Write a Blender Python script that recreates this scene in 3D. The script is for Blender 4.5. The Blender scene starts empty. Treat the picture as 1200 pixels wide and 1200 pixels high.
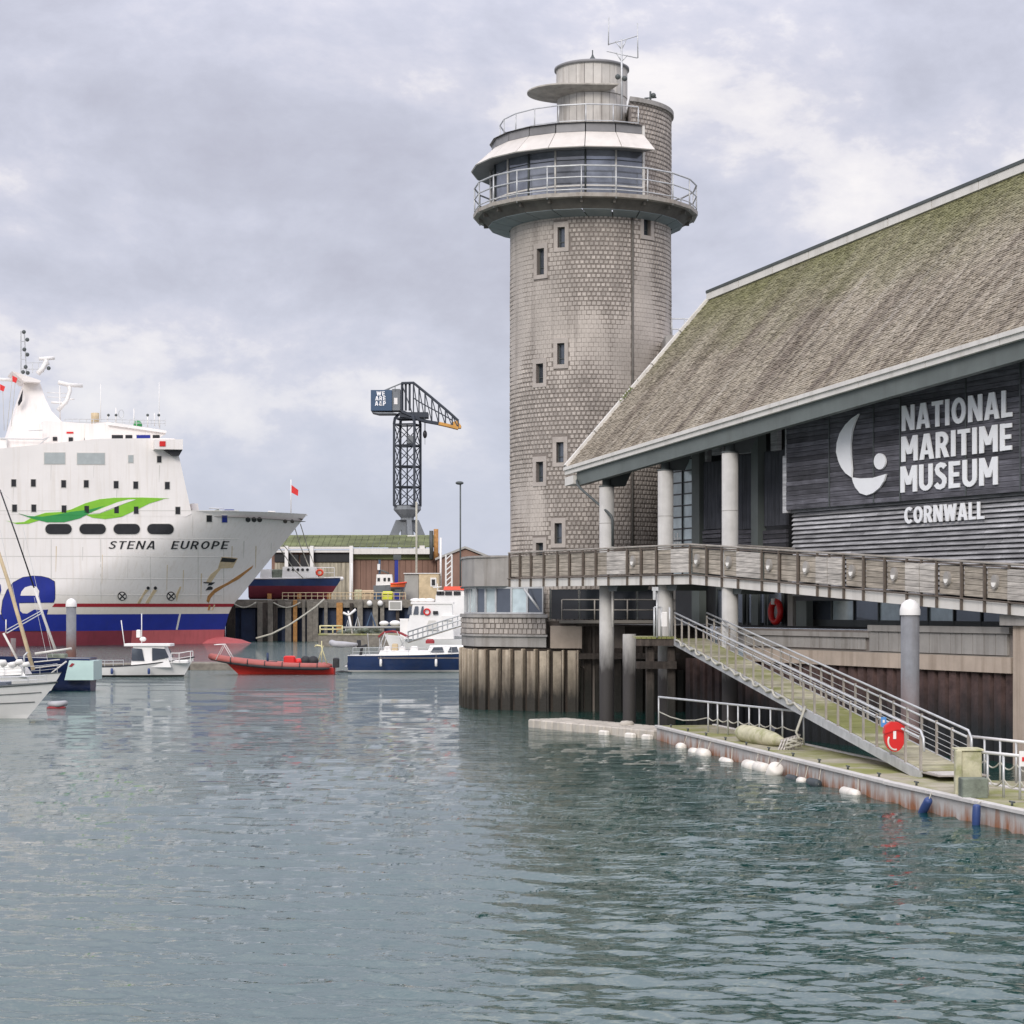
import bpy, math, random
import numpy as np
from mathutils import Vector as V, noise
from mathutils.bvhtree import BVHTree
from mathutils.geometry import tessellate_polygon
random.seed(7)
R = math.radians
scn = bpy.context.scene
# ---------------------------------------------------------------- camera, sky, sun, exposure
CZ = 5.2; F = 2400.0; HY = 710.0
cam = bpy.data.cameras.new('camera'); cam.lens = 72; cam.sensor_width = 36
cam.shift_y = (HY-600)/1200; cam.clip_end = 6000; cam.clip_start = .5
co = bpy.data.objects.new('camera', cam); scn.collection.objects.link(co)
co.location = (0, 0, CZ); co.rotation_euler = (R(90), 0, 0); scn.camera = co
scn.view_settings.view_transform = 'Standard'; scn.view_settings.look = 'None'
scn.view_settings.exposure = .5; scn.view_settings.gamma = 1
w = bpy.data.worlds.new('World'); scn.world = w; w.use_nodes = True
nt = w.node_tree; N = nt.nodes; L = nt.links; N.clear()
SUN_EL, SUN_ROT = 30, 195       # hidden sun, high and behind the camera's left shoulder
sky = N.new('ShaderNodeTexSky'); sky.sky_type = 'NISHITA'; sky.sun_disc = False
sky.sun_elevation = R(SUN_EL); sky.sun_rotation = R(SUN_ROT)
bgs = N.new('ShaderNodeBackground'); bgs.inputs[1].default_value = .1; L.new(sky.outputs[0], bgs.inputs[0])
tc = N.new('ShaderNodeTexCoord')
mp = N.new('ShaderNodeMapping'); mp.inputs['Scale'].default_value = (1, 1, 1.7); mp.inputs['Location'].default_value = (8.8, 6.1, 2.2)
L.new(tc.outputs['Generated'], mp.inputs[0])
def wnoise(sc, det, rough, dist=0.0, src=None):
    n = N.new('ShaderNodeTexNoise'); n.inputs['Scale'].default_value = sc; n.inputs['Detail'].default_value = det
    n.inputs['Roughness'].default_value = rough; n.inputs['Distortion'].default_value = dist
    L.new((src or mp).outputs[0], n.inputs['Vector']); return n
def ramp(pts, src):
    r = N.new('ShaderNodeValToRGB'); e = r.color_ramp.elements
    while len(e) < len(pts): e.new(.5)
    for k, (p, c) in enumerate(pts): e[k].position = p; e[k].color = (*c, 1)
    L.new(src, r.inputs[0]); return r
n1 = wnoise(6.0, 9, .6, .15); n2 = wnoise(22, 6, .62, .3)
mx = N.new('ShaderNodeMath'); mx.operation = 'MULTIPLY_ADD'; mx.inputs[1].default_value = .22
L.new(n2.outputs[0], mx.inputs[0]); L.new(n1.outputs[0], mx.inputs[2])
cr = ramp([(.42, (.36, .36, .425)), (.53, (.405, .41, .48)), (.60, (.445, .45, .525)), (.66, (.50, .495, .56)), (.705, (.60, .58, .61)), (.79, (.69, .66, .66))], mx.outputs[0])
# paler, bluer layer low over the horizon
sep = N.new('ShaderNodeSeparateXYZ'); L.new(tc.outputs['Generated'], sep.inputs[0])
mr = N.new('ShaderNodeMapRange'); mr.inputs[1].default_value = .0; mr.inputs[2].default_value = .14
mr.inputs[3].default_value = .75; mr.inputs[4].default_value = 0; L.new(sep.outputs[2], mr.inputs[0])
mixh = N.new('ShaderNodeMix'); mixh.data_type = 'RGBA'; L.new(mr.outputs[0], mixh.inputs[0])
L.new(cr.outputs[0], mixh.inputs[6]); mixh.inputs[7].default_value = (.385, .42, .52, 1)
# overcast sky grows brighter towards the zenith
zb_ = N.new('ShaderNodeMapRange'); zb_.inputs[1].default_value = .24; zb_.inputs[2].default_value = .9; zb_.inputs[3].default_value = 1; zb_.inputs[4].default_value = 2.5; L.new(sep.outputs[2], zb_.inputs[0])
bgc = N.new('ShaderNodeBackground'); L.new(zb_.outputs[0], bgc.inputs[1]); L.new(mixh.outputs[2], bgc.inputs[0])
ms_ = N.new('ShaderNodeMixShader'); ms_.inputs[0].default_value = .94
L.new(bgs.outputs[0], ms_.inputs[1]); L.new(bgc.outputs[0], ms_.inputs[2])
ow = N.new('ShaderNodeOutputWorld'); L.new(ms_.outputs[0], ow.inputs[0])
sl = bpy.data.lights.new('sun', 'SUN'); sl.energy = 1.35; sl.angle = R(22); sl.color = (1, .955, .9)
so = bpy.data.objects.new('sun', sl); scn.collection.objects.link(so)
_az = R(SUN_ROT)
sd = V((math.sin(_az)*math.cos(R(SUN_EL)), math.cos(_az)*math.cos(R(SUN_EL)), math.sin(R(SUN_EL))))
so.rotation_euler = sd.to_track_quat('Z', 'Y').to_euler()

# ---------------------------------------------------------------- helpers
def P(px, py, D): return V(((px-600)*D/F, D, CZ+(HY-py)*D/F))
def X(px, D): return (px-600)*D/F
def Zy(py, D): return CZ+(HY-py)*D/F
class Fr:
    def __init__(s, o, ex=(1,0,0), ey=(0,1,0), ez=(0,0,1)): s.o = V(o); s.ex = V(ex); s.ey = V(ey); s.ez = V(ez)
    def __call__(s, x, y, z): return s.o + s.ex*x + s.ey*y + s.ez*z
W0 = Fr((0,0,0))
def yaw(o, deg):   # local x points deg counter-clockwise from world X
    a = R(deg); return Fr(o, (math.cos(a), math.sin(a), 0), (-math.sin(a), math.cos(a), 0))
BQ = ((0,3,2,1),(4,5,6,7),(0,1,5,4),(1,2,6,5),(2,3,7,6),(3,0,4,7))
class M:
    def __init__(s): s.v = []; s.f = []; s.r = []; s.s = []; s.cur = .5
    def add(s, vs, fs, smooth=False):
        b = len(s.v); s.v += [tuple(p) for p in vs]
        for f in fs: s.f.append(tuple(b+i for i in f)); s.r.append(s.cur); s.s.append(smooth)
        return s
    def hexa(s, p): return s.add(p, BQ)
    def bx(s, x0, x1, y0, y1, z0, z1, fr=W0):
        return s.hexa([fr(x0,y0,z0), fr(x1,y0,z0), fr(x1,y1,z0), fr(x0,y1,z0), fr(x0,y0,z1), fr(x1,y0,z1), fr(x1,y1,z1), fr(x0,y1,z1)])
    def cb(s, x0, x1, y0, y1, z0, z1, b, fr=W0):      # box with chamfered long edges
        xs = ((x0+b, y0), (x1-b, y0), (x1, y0+b), (x1, y1-b), (x1-b, y1), (x0+b, y1), (x0, y1-b), (x0, y0+b))
        vs = [fr(x, y, z0) for x, y in xs]+[fr(x, y, z1-b) for x, y in xs]
        cx, cy = (x0+x1)/2, (y0+y1)/2; kx = 1-2*b/(x1-x0); ky = 1-2*b/(y1-y0)
        vs += [fr(cx+(x-cx)*kx, cy+(y-cy)*ky, z1) for x, y in xs]
        fs = [tuple(range(7, -1, -1)), tuple(range(16, 24))]
        for k in range(8):
            j = (k+1) % 8; fs += [(k, j, 8+j, 8+k), (8+k, 8+j, 16+j, 16+k)]
        return s.add(vs, fs)
    def tube(s, pts, r, n=8, closed=False, smooth=True):
        pts = [V(p) for p in pts]; m = len(pts); rs = r if isinstance(r, (list, tuple)) else [r]*m
        vs = []; prev = None
        for i, p in enumerate(pts):
            if closed: d = pts[(i+1) % m]-pts[i-1]
            else: d = pts[min(i+1, m-1)]-pts[max(i-1, 0)]
            d.normalize()
            if prev is None:
                u = d.cross(V((0,0,1)));
                if u.length < .05: u = d.cross(V((1,0,0)))
            else: u = prev-d*prev.dot(d)
            u.normalize(); prev = u; q = d.cross(u)
            for k in range(n):
                a = 2*math.pi*(k+.5)/n; vs.append(p+(u*math.cos(a)+q*math.sin(a))*rs[i])
        fs = []
        for i in range(m if closed else m-1):
            j = (i+1) % m
            for k in range(n): fs.append((i*n+k, i*n+(k+1) % n, j*n+(k+1) % n, j*n+k))
        s.add(vs, fs, smooth and n > 5)
        if not closed:
            b = len(s.v)-m*n
            for c in (tuple(range(n-1, -1, -1)), tuple(range((m-1)*n, m*n))):
                s.f.append(tuple(b+i for i in c)); s.r.append(s.cur); s.s.append(False)
        return s
    def prism(s, poly, vec):      # planar polygon (3-D points) pushed along vec
        poly = [V(p) for p in poly]; n = len(poly); vec = V(vec)
        tris = tessellate_polygon([poly])
        vs = poly+[p+vec for p in poly]
        fs = [t for t in tris]+[tuple(n+i for i in t[::-1]) for t in tris]+[(i, (i+1) % n, n+(i+1) % n, n+i) for i in range(n)]
        return s.add(vs, fs)
    def lathe(s, prof, c, n=24, a0=0, a1=360, smooth=True):   # angle 0 = towards the camera (-Y), grows to the right (+X)
        full = abs(a1-a0) >= 360; m = n if full else n+1; vs = []
        for k in range(m):
            a = R(a0+(a1-a0)*k/n)
            for r, z in prof: vs.append((c[0]+r*math.sin(a), c[1]-r*math.cos(a), c[2]+z))
        q = len(prof); fs = []
        for k in range(n):
            j = (k+1) % m
            for i in range(q-1): fs.append((k*q+i, j*q+i, j*q+i+1, k*q+i+1))
        return s.add(vs, fs, smooth)
    def ball(s, c, r, sc=(1,1,1), n=12, fr=None):
        prof = [(math.sin(math.pi*i/8)*r, -math.cos(math.pi*i/8)*r) for i in range(9)]
        b = len(s.v); s.lathe(prof, (0,0,0), n)
        for i in range(b, len(s.v)):
            x, y, z = s.v[i]; p = V((x*sc[0], y*sc[1], z*sc[2]))
            s.v[i] = tuple((fr(*p)-fr.o if fr else p)+V(c))
        return s
    def build(s, name, m, parent=None, kind=None, uv=None, label=None):
        me = bpy.data.meshes.new(name); me.from_pydata(s.v, [], s.f)
        me.materials.append(m)
        me.polygons.foreach_set('use_smooth', s.s)
        a = me.attributes.new('rnd', 'FLOAT', 'FACE'); a.data.foreach_set('value', s.r)
        if uv:
            u = me.uv_layers.new(name='UVMap'); li = np.empty(len(me.loops), dtype=np.int32); me.loops.foreach_get('vertex_index', li)
            arr = np.array([uv(V(p)) for p in s.v], dtype=np.float32)[li]; u.data.foreach_set('uv', arr.ravel())
        off = wl(parent)
        vs = np.array(s.v, dtype=np.float64); c = (vs.min(0)+vs.max(0))/2; c[2] = vs[:,2].min()
        me.vertices.foreach_set('co', (vs-c).astype(np.float32).ravel()); me.update(); me.validate()
        o = bpy.data.objects.new(name, me); scn.collection.objects.link(o); o.parent = parent
        o.location = V(c)-off; WL[o.name] = V(c)
        if kind: o['kind'] = kind
        if label: o['label'] = label
        return o
WL = {}
def wl(o): return WL[o.name] if o else V((0,0,0))
def thing(name, label, cat, loc, group=None):
    o = bpy.data.objects.new(name, None); scn.collection.objects.link(o); o.location = loc; WL[o.name] = V(loc)
    return tag(o, label, cat, group)
def tag(o, label, cat, group=None):
    o['label'] = label; o['category'] = cat
    if group: o['group'] = group
    return o
def seg_px(A, B, px):       # where segment AB crosses the vertical sight plane px
    k = (px-600)/F; t = (A.x-k*A.y)/((A.x-k*A.y)-(B.x-k*B.y)); return t

# ---------------------------------------------------------------- materials
def mat(name, col, rough=.6, var=.18, scale=1.2, bump=.0, bscale=None, metal=0, streak=0, dirt=(.05,.045,.035), rnd=0, obj=0, low=None, spec=.4, wood=None, moss=None):
    m = bpy.data.materials.new(name); m.use_nodes = True; nt = m.node_tree; N = nt.nodes; L = nt.links
    b = N['Principled BSDF']; b.inputs['Metallic'].default_value = metal; b.inputs['Specular IOR Level'].default_value = spec
    g = N.new('ShaderNodeNewGeometry')
    def noi(sc, vs=None, det=5):
        n = N.new('ShaderNodeTexNoise'); n.inputs['Scale'].default_value = sc; n.inputs['Detail'].default_value = det; n.inputs['Roughness'].default_value = .62
        if vs:
            q = N.new('ShaderNodeMapping'); q.inputs['Scale'].default_value = vs[:3]
            if len(vs) > 3: q.inputs['Rotation'].default_value = (0, 0, vs[3])
            L.new(g.outputs['Position'], q.inputs[0]); L.new(q.outputs[0], n.inputs['Vector'])
        else: L.new(g.outputs['Position'], n.inputs['Vector'])
        return n.outputs[0]
    def mr(src, a, b_, c, d):
        r = N.new('ShaderNodeMapRange'); L.new(src, r.inputs[0])
        for k, x in enumerate((a, b_, c, d)): r.inputs[1+k].default_value = x
        return r.outputs[0]
    def mul(colsock, f):
        x = N.new('ShaderNodeMix'); x.data_type = 'RGBA'; x.blend_type = 'MULTIPLY'; x.inputs[0].default_value = 1
        L.new(colsock, x.inputs[6]); c = N.new('ShaderNodeCombineColor')
        for k in range(3): L.new(f, c.inputs[k])
        L.new(c.outputs[0], x.inputs[7]); return x.outputs[2]
    def mixc(fac, a, cb):
        x = N.new('ShaderNodeMix'); x.data_type = 'RGBA'; L.new(fac, x.inputs[0]); L.new(a, x.inputs[6]); x.inputs[7].default_value = (*cb, 1); return x.outputs[2]
    c = N.new('ShaderNodeRGB'); c.outputs[0].default_value = (*col, 1); cs = c.outputs[0]
    cs = mul(cs, mr(noi(scale), .3, .7, 1-var, 1+var))
    if wood: cs = mul(cs, mr(noi(1, wood, 4), .3, .7, .55, 1.4))
    if rnd:
        a = N.new('ShaderNodeAttribute'); a.attribute_name = 'rnd'; cs = mul(cs, mr(a.outputs['Fac'], 0, 1, 1-rnd, 1+rnd))
    if obj:
        a = N.new('ShaderNodeObjectInfo'); cs = mul(cs, mr(a.outputs['Random'], 0, 1, 1-obj, 1+obj))
    if streak: cs = mixc(mr(noi(1, (2.2, 2.2, .13), 6), .5, .72, 0, streak), cs, dirt)
    if moss: cs = mixc(mr(noi(moss[1], None, 6), moss[2], moss[2]+.16, 0, moss[3]), cs, moss[0])
    if low:      # weed and tide stain up to the high-water mark: (z0, z1, colour)
        sp = N.new('ShaderNodeSeparateXYZ'); L.new(g.outputs['Position'], sp.inputs[0])
        ad = N.new('ShaderNodeMath'); ad.operation = 'MULTIPLY_ADD'; ad.inputs[1].default_value = 1.6; L.new(noi(1.3, (2.5,2.5,.5)), ad.inputs[0]); L.new(sp.outputs[2], ad.inputs[2])
        cs = mixc(mr(ad.outputs[0], low[0]+.8, low[1]+.8, low[3] if len(low) > 3 else .9, 0), cs, low[2])
    L.new(cs, b.inputs['Base Color'])
    b.inputs['Roughness'].default_value = rough
    if bump:
        bn = N.new('ShaderNodeBump'); bn.inputs['Strength'].default_value = bump; bn.inputs['Distance'].default_value = .05
        L.new(noi(bscale or scale*6), bn.inputs['Height']); L.new(bn.outputs[0], b.inputs['Normal'])
    return m
K = {}
def k(n, *a, **kw): K[n] = mat(n, *a, **kw)
k('stone', (.43,.385,.34), .9, .18, .45, .4, 12, rnd=.2, streak=.38, dirt=(.12,.10,.088), low=(.5, 2.6, (.05,.05,.04)))
k('mortar', (.22,.19,.168), .95, .12, .7, .4, 20, streak=.4, dirt=(.10,.085,.07))
k('pale_stone', (.42,.375,.335), .85, .12, 2, .3, 14, streak=.3, dirt=(.16,.13,.11))
k('concrete', (.34,.32,.295), .85, .14, .8, .25, 9, streak=.55, dirt=(.14,.12,.10))
k('pink_concrete', (.47,.385,.31), .85, .14, .8, .2, 9, streak=.6, dirt=(.24,.18,.13))
k('column', (.50,.485,.455), .75, .12, 1.5, .15, 14, streak=.25, dirt=(.3,.27,.23), low=(2.3, 3.9, (.032,.028,.026), .97))
k('pile_concrete', (.47,.395,.30), .9, .3, 1.1, .7, 10, streak=.8, dirt=(.12,.075,.045), low=(.7, 2.7, (.03,.028,.024), .97))
k('pile_dark', (.045,.035,.028), .85, .3, 1.5, .6, 10, streak=.4, dirt=(.08,.06,.04))
k('timber_pile', (.06,.048,.04), .9, .35, 1.4, .7, 8, wood=(7,7,.7), low=(1.2, 2.8, (.022,.022,.018)), obj=.3)
k('sheet_pile', (.085,.052,.046), .9, .5, 1.6, .6, 7, streak=.5, dirt=(.05,.035,.03), low=(1.0, 2.5, (.018,.021,.023), .97), obj=.2)
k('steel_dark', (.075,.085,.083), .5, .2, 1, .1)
k('green_steel', (.13,.148,.138), .5, .15, .6, .08, streak=.2)
k('cream', (.68,.65,.60), .6, .08, .8, .05, streak=.35, dirt=(.34,.31,.26))
k('galv', (.56,.565,.56), .42, .14, 3, 0, metal=.35, streak=.15)
k('galv_rust', (.33,.30,.26), .6, .22, 3, 0, streak=.5, dirt=(.16,.10,.06))
k('rail_brown', (.13,.105,.085), .7, .25, 3, 0, streak=.3)
k('cladding', (.10,.097,.11), .8, .3, 1.2, .3, 30, wood=(.9,.9,16), obj=.45)
k('cladding_pale', (.40,.395,.40), .75, .18, 1.2, .3, 30, wood=(.8,.8,14), obj=.28)
k('wood_dark', (.075,.078,.09), .8, .2, 1.2, .3, 20, wood=(14,14,.5), obj=.12)
k('timber', (.37,.325,.265), .8, .15, 1.5, .25, 20, wood=(1.2,1.2,18), obj=.15, streak=.25, dirt=(.2,.15,.11))
k('timber_grey', (.47,.435,.39), .8, .12, 1.5, .25, 20, wood=(1.2,1.2,18), obj=.12)
k('letter_white', (.88,.88,.88), .45, .04, 1)
k('white', (.78,.755,.72), .45, .06, .5)
k('white_boat', (.79,.77,.74), .35, .06, 1)
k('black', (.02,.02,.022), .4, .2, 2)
k('rubber', (.03,.03,.032), .7, .3, 3)
k('glass', (.10,.115,.14), .06, .3, .35, spec=.9, metal=.35)
k('glass_dark', (.015,.018,.022), .08, .3, .6, spec=.5)
k('glass_light', (.46,.54,.55), .08, .3, .9, spec=.8, metal=.15, obj=.25)
k('glass_sky', (.22,.235,.27), .05, .5, .6, spec=.9, metal=.45, obj=.25)
k('skirt', (.63,.585,.53), .55, .07, 1.2, 0, obj=.05, streak=.2, dirt=(.35,.3,.26))
k('fascia_grey', (.20,.195,.195), .5, .12, 2, obj=.12)
k('lantern', (.53,.50,.455), .6, .1, 2, 0, streak=.7, dirt=(.17,.14,.115), obj=.07)
k('soffit_blue', (.19,.22,.225), .5, .14, 1.5)
k('deck_dark', (.12,.11,.095), .8, .25, 2, .1)
k('gang_plank', (.40,.37,.26), .85, .2, 2.2, .3, 18, obj=.28, moss=((.19,.20,.05), .35, .42, .9))
k('pontoon_top', (.37,.335,.25), .9, .2, 1.4, .35, 20, moss=((.22,.23,.06), .5, .43, .9))
k('pontoon_side', (.47,.445,.42), .85, .12, 1.2, .2, 12, streak=.35, dirt=(.3,.2,.13), low=(-.12, .36, (.27,.095,.03), .95))
k('edge_cream', (.56,.535,.50), .7, .1, 3)
k('cube_dock', (.50,.455,.39), .7, .14, 2, .2, 12, obj=.15, low=(-.45, -.15, (.12,.1,.08)))
k('fender', (.78,.73,.65), .45, .12, 3, streak=.45, dirt=(.4,.36,.3))
k('fender_blue', (.035,.065,.19), .45, .12, 3)
k('fender_dark', (.045,.055,.06), .5, .2, 3)
k('canopy', (.42,.39,.34), .7, .25, 1.5, .2, streak=.5, dirt=(.15,.13,.11))
k('canvas', (.50,.47,.32), .8, .2, 3, .3, 14, moss=((.25,.26,.10), 2.5, .5, .7))
k('grey_cloth', (.10,.105,.13), .85, .2, 3, .3)
k('red', (.62,.022,.02), .4, .1, 2)
k('red_orange', (.74,.075,.03), .5, .1, 1.5)
k('rib_red', (.50,.03,.022), .5, .12, 1.5)
k('rib_pink', (.36,.10,.085), .6, .12, 1.5)
k('orange', (.80,.14,.04), .5, .1, 1.5)
k('yellow', (.72,.74,.05), .5, .06, 1.5)
k('yellow_pale', (.66,.60,.33), .6, .1, 1.5)
k('blue_sign', (.10,.28,.60), .4, .06, 1.5)
k('navy', (.012,.022,.075), .25, .2, 1)
k('blue_hull', (.02,.042,.12), .3, .2, .6, streak=.2)
k('royal', (.014,.026,.235), .4, .12, .35, streak=.25, dirt=(.03,.04,.16))
k('antifoul', (.17,.025,.04), .7, .15, .3, 0, streak=.4, dirt=(.09,.02,.025))
k('antifoul_fresh', (.44,.10,.105), .7, .12, .3, streak=.4, dirt=(.27,.06,.06))
k('red_line', (.33,.02,.03), .5, .1, .4)
k('rust', (.40,.20,.065), .8, .3, 2)
k('rust_pale', (.58,.46,.29), .8, .2, 1.2)
k('ship_white', (.80,.755,.715), .5, .05, .15, .1, 1.2, streak=.35, dirt=(.60,.53,.44), low=(4.0, 7.5, (.60,.53,.40), .6))
k('plate_line', (.60,.575,.53), .5, .05, 1)
k('win_grey', (.40,.43,.42), .2, .1, 1, spec=.6)
k('green_light', (.22,.50,.035), .5, .08, 1)
k('green_dark', (.035,.27,.07), .5, .08, 1)
k('brown_wall', (.225,.135,.10), .85, .18, .15, 0, streak=.4, dirt=(.15,.08,.06))
k('shed_grey', (.36,.35,.32), .8, .12, .3)
k('shed_wood', (.37,.33,.25), .85, .15, .4, wood=(2,2,.2))
k('moss_roof', (.125,.14,.06), .9, .35, .22, .4, 2, wood=(.12,.12,1.6))
k('quay_deck', (.24,.22,.19), .9, .2, .4, .3)
k('ground', (.17,.165,.155), .9, .2, .2)
k('quay_blue', (.018,.035,.085), .5, .3, .5)
k('crane_steel', (.035,.042,.055), .6, .2, .4)
k('crane_grey', (.20,.215,.225), .7, .15, .3, streak=.3)
k('crane_box', (.045,.085,.15), .5, .1, .2)
k('crane_orange', (.58,.30,.07), .6, .15, .5)
k('aqua', (.50,.66,.62), .3, .05, 1)
k('rope', (.44,.42,.35), .9, .2, 4)
k('inflatable', (.40,.395,.40), .6, .12, 2)
k('maroon', (.27,.03,.035), .7, .12, 2)
k('rock', (.2,.18,.15), .9, .3, 2)
k('tarp_tan', (.50,.38,.25), .8, .2, 1)
k('net_green', (.17,.19,.15), .9, .35, 3, .5)
k('lamp_lens', (.85,.82,.76), .3, .03, 1)
def slate_mat():
    m = bpy.data.materials.new('slate'); m.use_nodes = True; nt = m.node_tree; N = nt.nodes; L = nt.links
    b = N['Principled BSDF']; b.inputs['Roughness'].default_value = .8; b.inputs['Specular IOR Level'].default_value = .3
    uv = N.new('ShaderNodeUVMap')
    def noi(vs, det=6, rough=.65):
        q = N.new('ShaderNodeMapping'); q.inputs['Scale'].default_value = (*vs, 1); L.new(uv.outputs[0], q.inputs[0])
        n = N.new('ShaderNodeTexNoise'); n.inputs['Scale'].default_value = 1; n.inputs['Detail'].default_value = det; n.inputs['Roughness'].default_value = rough
        L.new(q.outputs[0], n.inputs['Vector']); return n.outputs[0]
    def mr(src, a, b_, c, d):
        r = N.new('ShaderNodeMapRange'); L.new(src, r.inputs[0])
        for i, x in enumerate((a, b_, c, d)): r.inputs[1+i].default_value = x
        return r.outputs[0]
    def mix(f, a, bcol, mode='MIX'):
        x = N.new('ShaderNodeMix'); x.data_type = 'RGBA'; x.blend_type = mode
        L.new(f, x.inputs[0])
        if isinstance(a, tuple): x.inputs[6].default_value = (*a, 1)
        else: L.new(a, x.inputs[6])
        if isinstance(bcol, tuple): x.inputs[7].default_value = (*bcol, 1)
        else: L.new(bcol, x.inputs[7])
        return x.outputs[2]
    c = mix(mr(noi((.5, .25)), .35, .65, 0, 1), (.275,.235,.18), (.38,.335,.26))
    c = mix(mr(noi((.55, .07), 5), .47, .62, 0, .75), c, (.145,.115,.09)); c = mix(mr(noi((2.2, .12), 5), .52, .64, 0, .6), c, (.12,.095,.075))        # streaks washed down the slope
    c = mix(mr(noi((1.6, .10), 5), .54, .66, 0, .55), c, (.42,.38,.32))
    sp = N.new('ShaderNodeSeparateXYZ'); L.new(uv.outputs[0], sp.inputs[0])
    ad = N.new('ShaderNodeMath'); ad.operation = 'MULTIPLY_ADD'; ad.inputs[1].default_value = 11; L.new(noi((.28, .22), 7, .7), ad.inputs[0]); L.new(sp.outputs[1], ad.inputs[2])
    c = mix(mr(ad.outputs[0], 10.5, 16.5, 0, .8), c, (.19,.19,.08))            # moss thickest towards the ridge
    a = N.new('ShaderNodeAttribute'); a.attribute_name = 'rnd'
    cc = N.new('ShaderNodeCombineColor'); f = mr(a.outputs['Fac'], 0, 1, .74, 1.24)
    for i in range(3): L.new(f, cc.inputs[i])
    x = N.new('ShaderNodeMix'); x.data_type = 'RGBA'; x.blend_type = 'MULTIPLY'; x.inputs[0].default_value = 1; L.new(c, x.inputs[6]); L.new(cc.outputs[0], x.inputs[7])
    L.new(x.outputs[2], b.inputs['Base Color']); return m
K['slate'] = slate_mat()
def water_mat():
    m = bpy.data.materials.new('water'); m.use_nodes = True; nt = m.node_tree; N = nt.nodes; L = nt.links
    b = N['Principled BSDF']; b.inputs['Base Color'].default_value = (.006,.050,.041,1); b.inputs['Roughness'].default_value = .03
    b.inputs['IOR'].default_value = 2.2; b.inputs['Specular IOR Level'].default_value = .5
    g = N.new('ShaderNodeNewGeometry')
    def noi(vs, rz, det, dist):
        q = N.new('ShaderNodeMapping'); q.inputs['Scale'].default_value = vs; q.inputs['Rotation'].default_value = (0,0,rz); L.new(g.outputs['Position'], q.inputs[0])
        n = N.new('ShaderNodeTexNoise'); n.inputs['Scale'].default_value = 1; n.inputs['Detail'].default_value = det; n.inputs['Roughness'].default_value = .55; n.inputs['Distortion'].default_value = dist
        L.new(q.outputs[0], n.inputs['Vector']); return n.outputs[0]
    h1 = noi((.8,2.2,1), R(14), 4, .3); h2 = noi((4.2,9.5,1), R(14), 2, .3)
    m1 = N.new('ShaderNodeMath'); m1.operation = 'MULTIPLY_ADD'; m1.inputs[1].default_value = .22; L.new(h2, m1.inputs[0]); L.new(h1, m1.inputs[2])
    bn = N.new('ShaderNodeBump'); bn.inputs['Strength'].default_value = 1; bn.inputs['Distance'].default_value = .06
    L.new(m1.outputs[0], bn.inputs['Height']); L.new(bn.outputs[0], b.inputs['Normal'])
    # the modelled ripples thin out with distance; the fine relief takes over there
    sp = N.new('ShaderNodeSeparateXYZ'); L.new(g.outputs['Position'], sp.inputs[0])
    mr = N.new('ShaderNodeMapRange'); L.new(sp.outputs[1], mr.inputs[0])
    for i, x in enumerate((28, 110, .03, .24)): mr.inputs[1+i].default_value = x
    L.new(mr.outputs[0], bn.inputs['Distance']); return m
K['water'] = water_mat()

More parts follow.
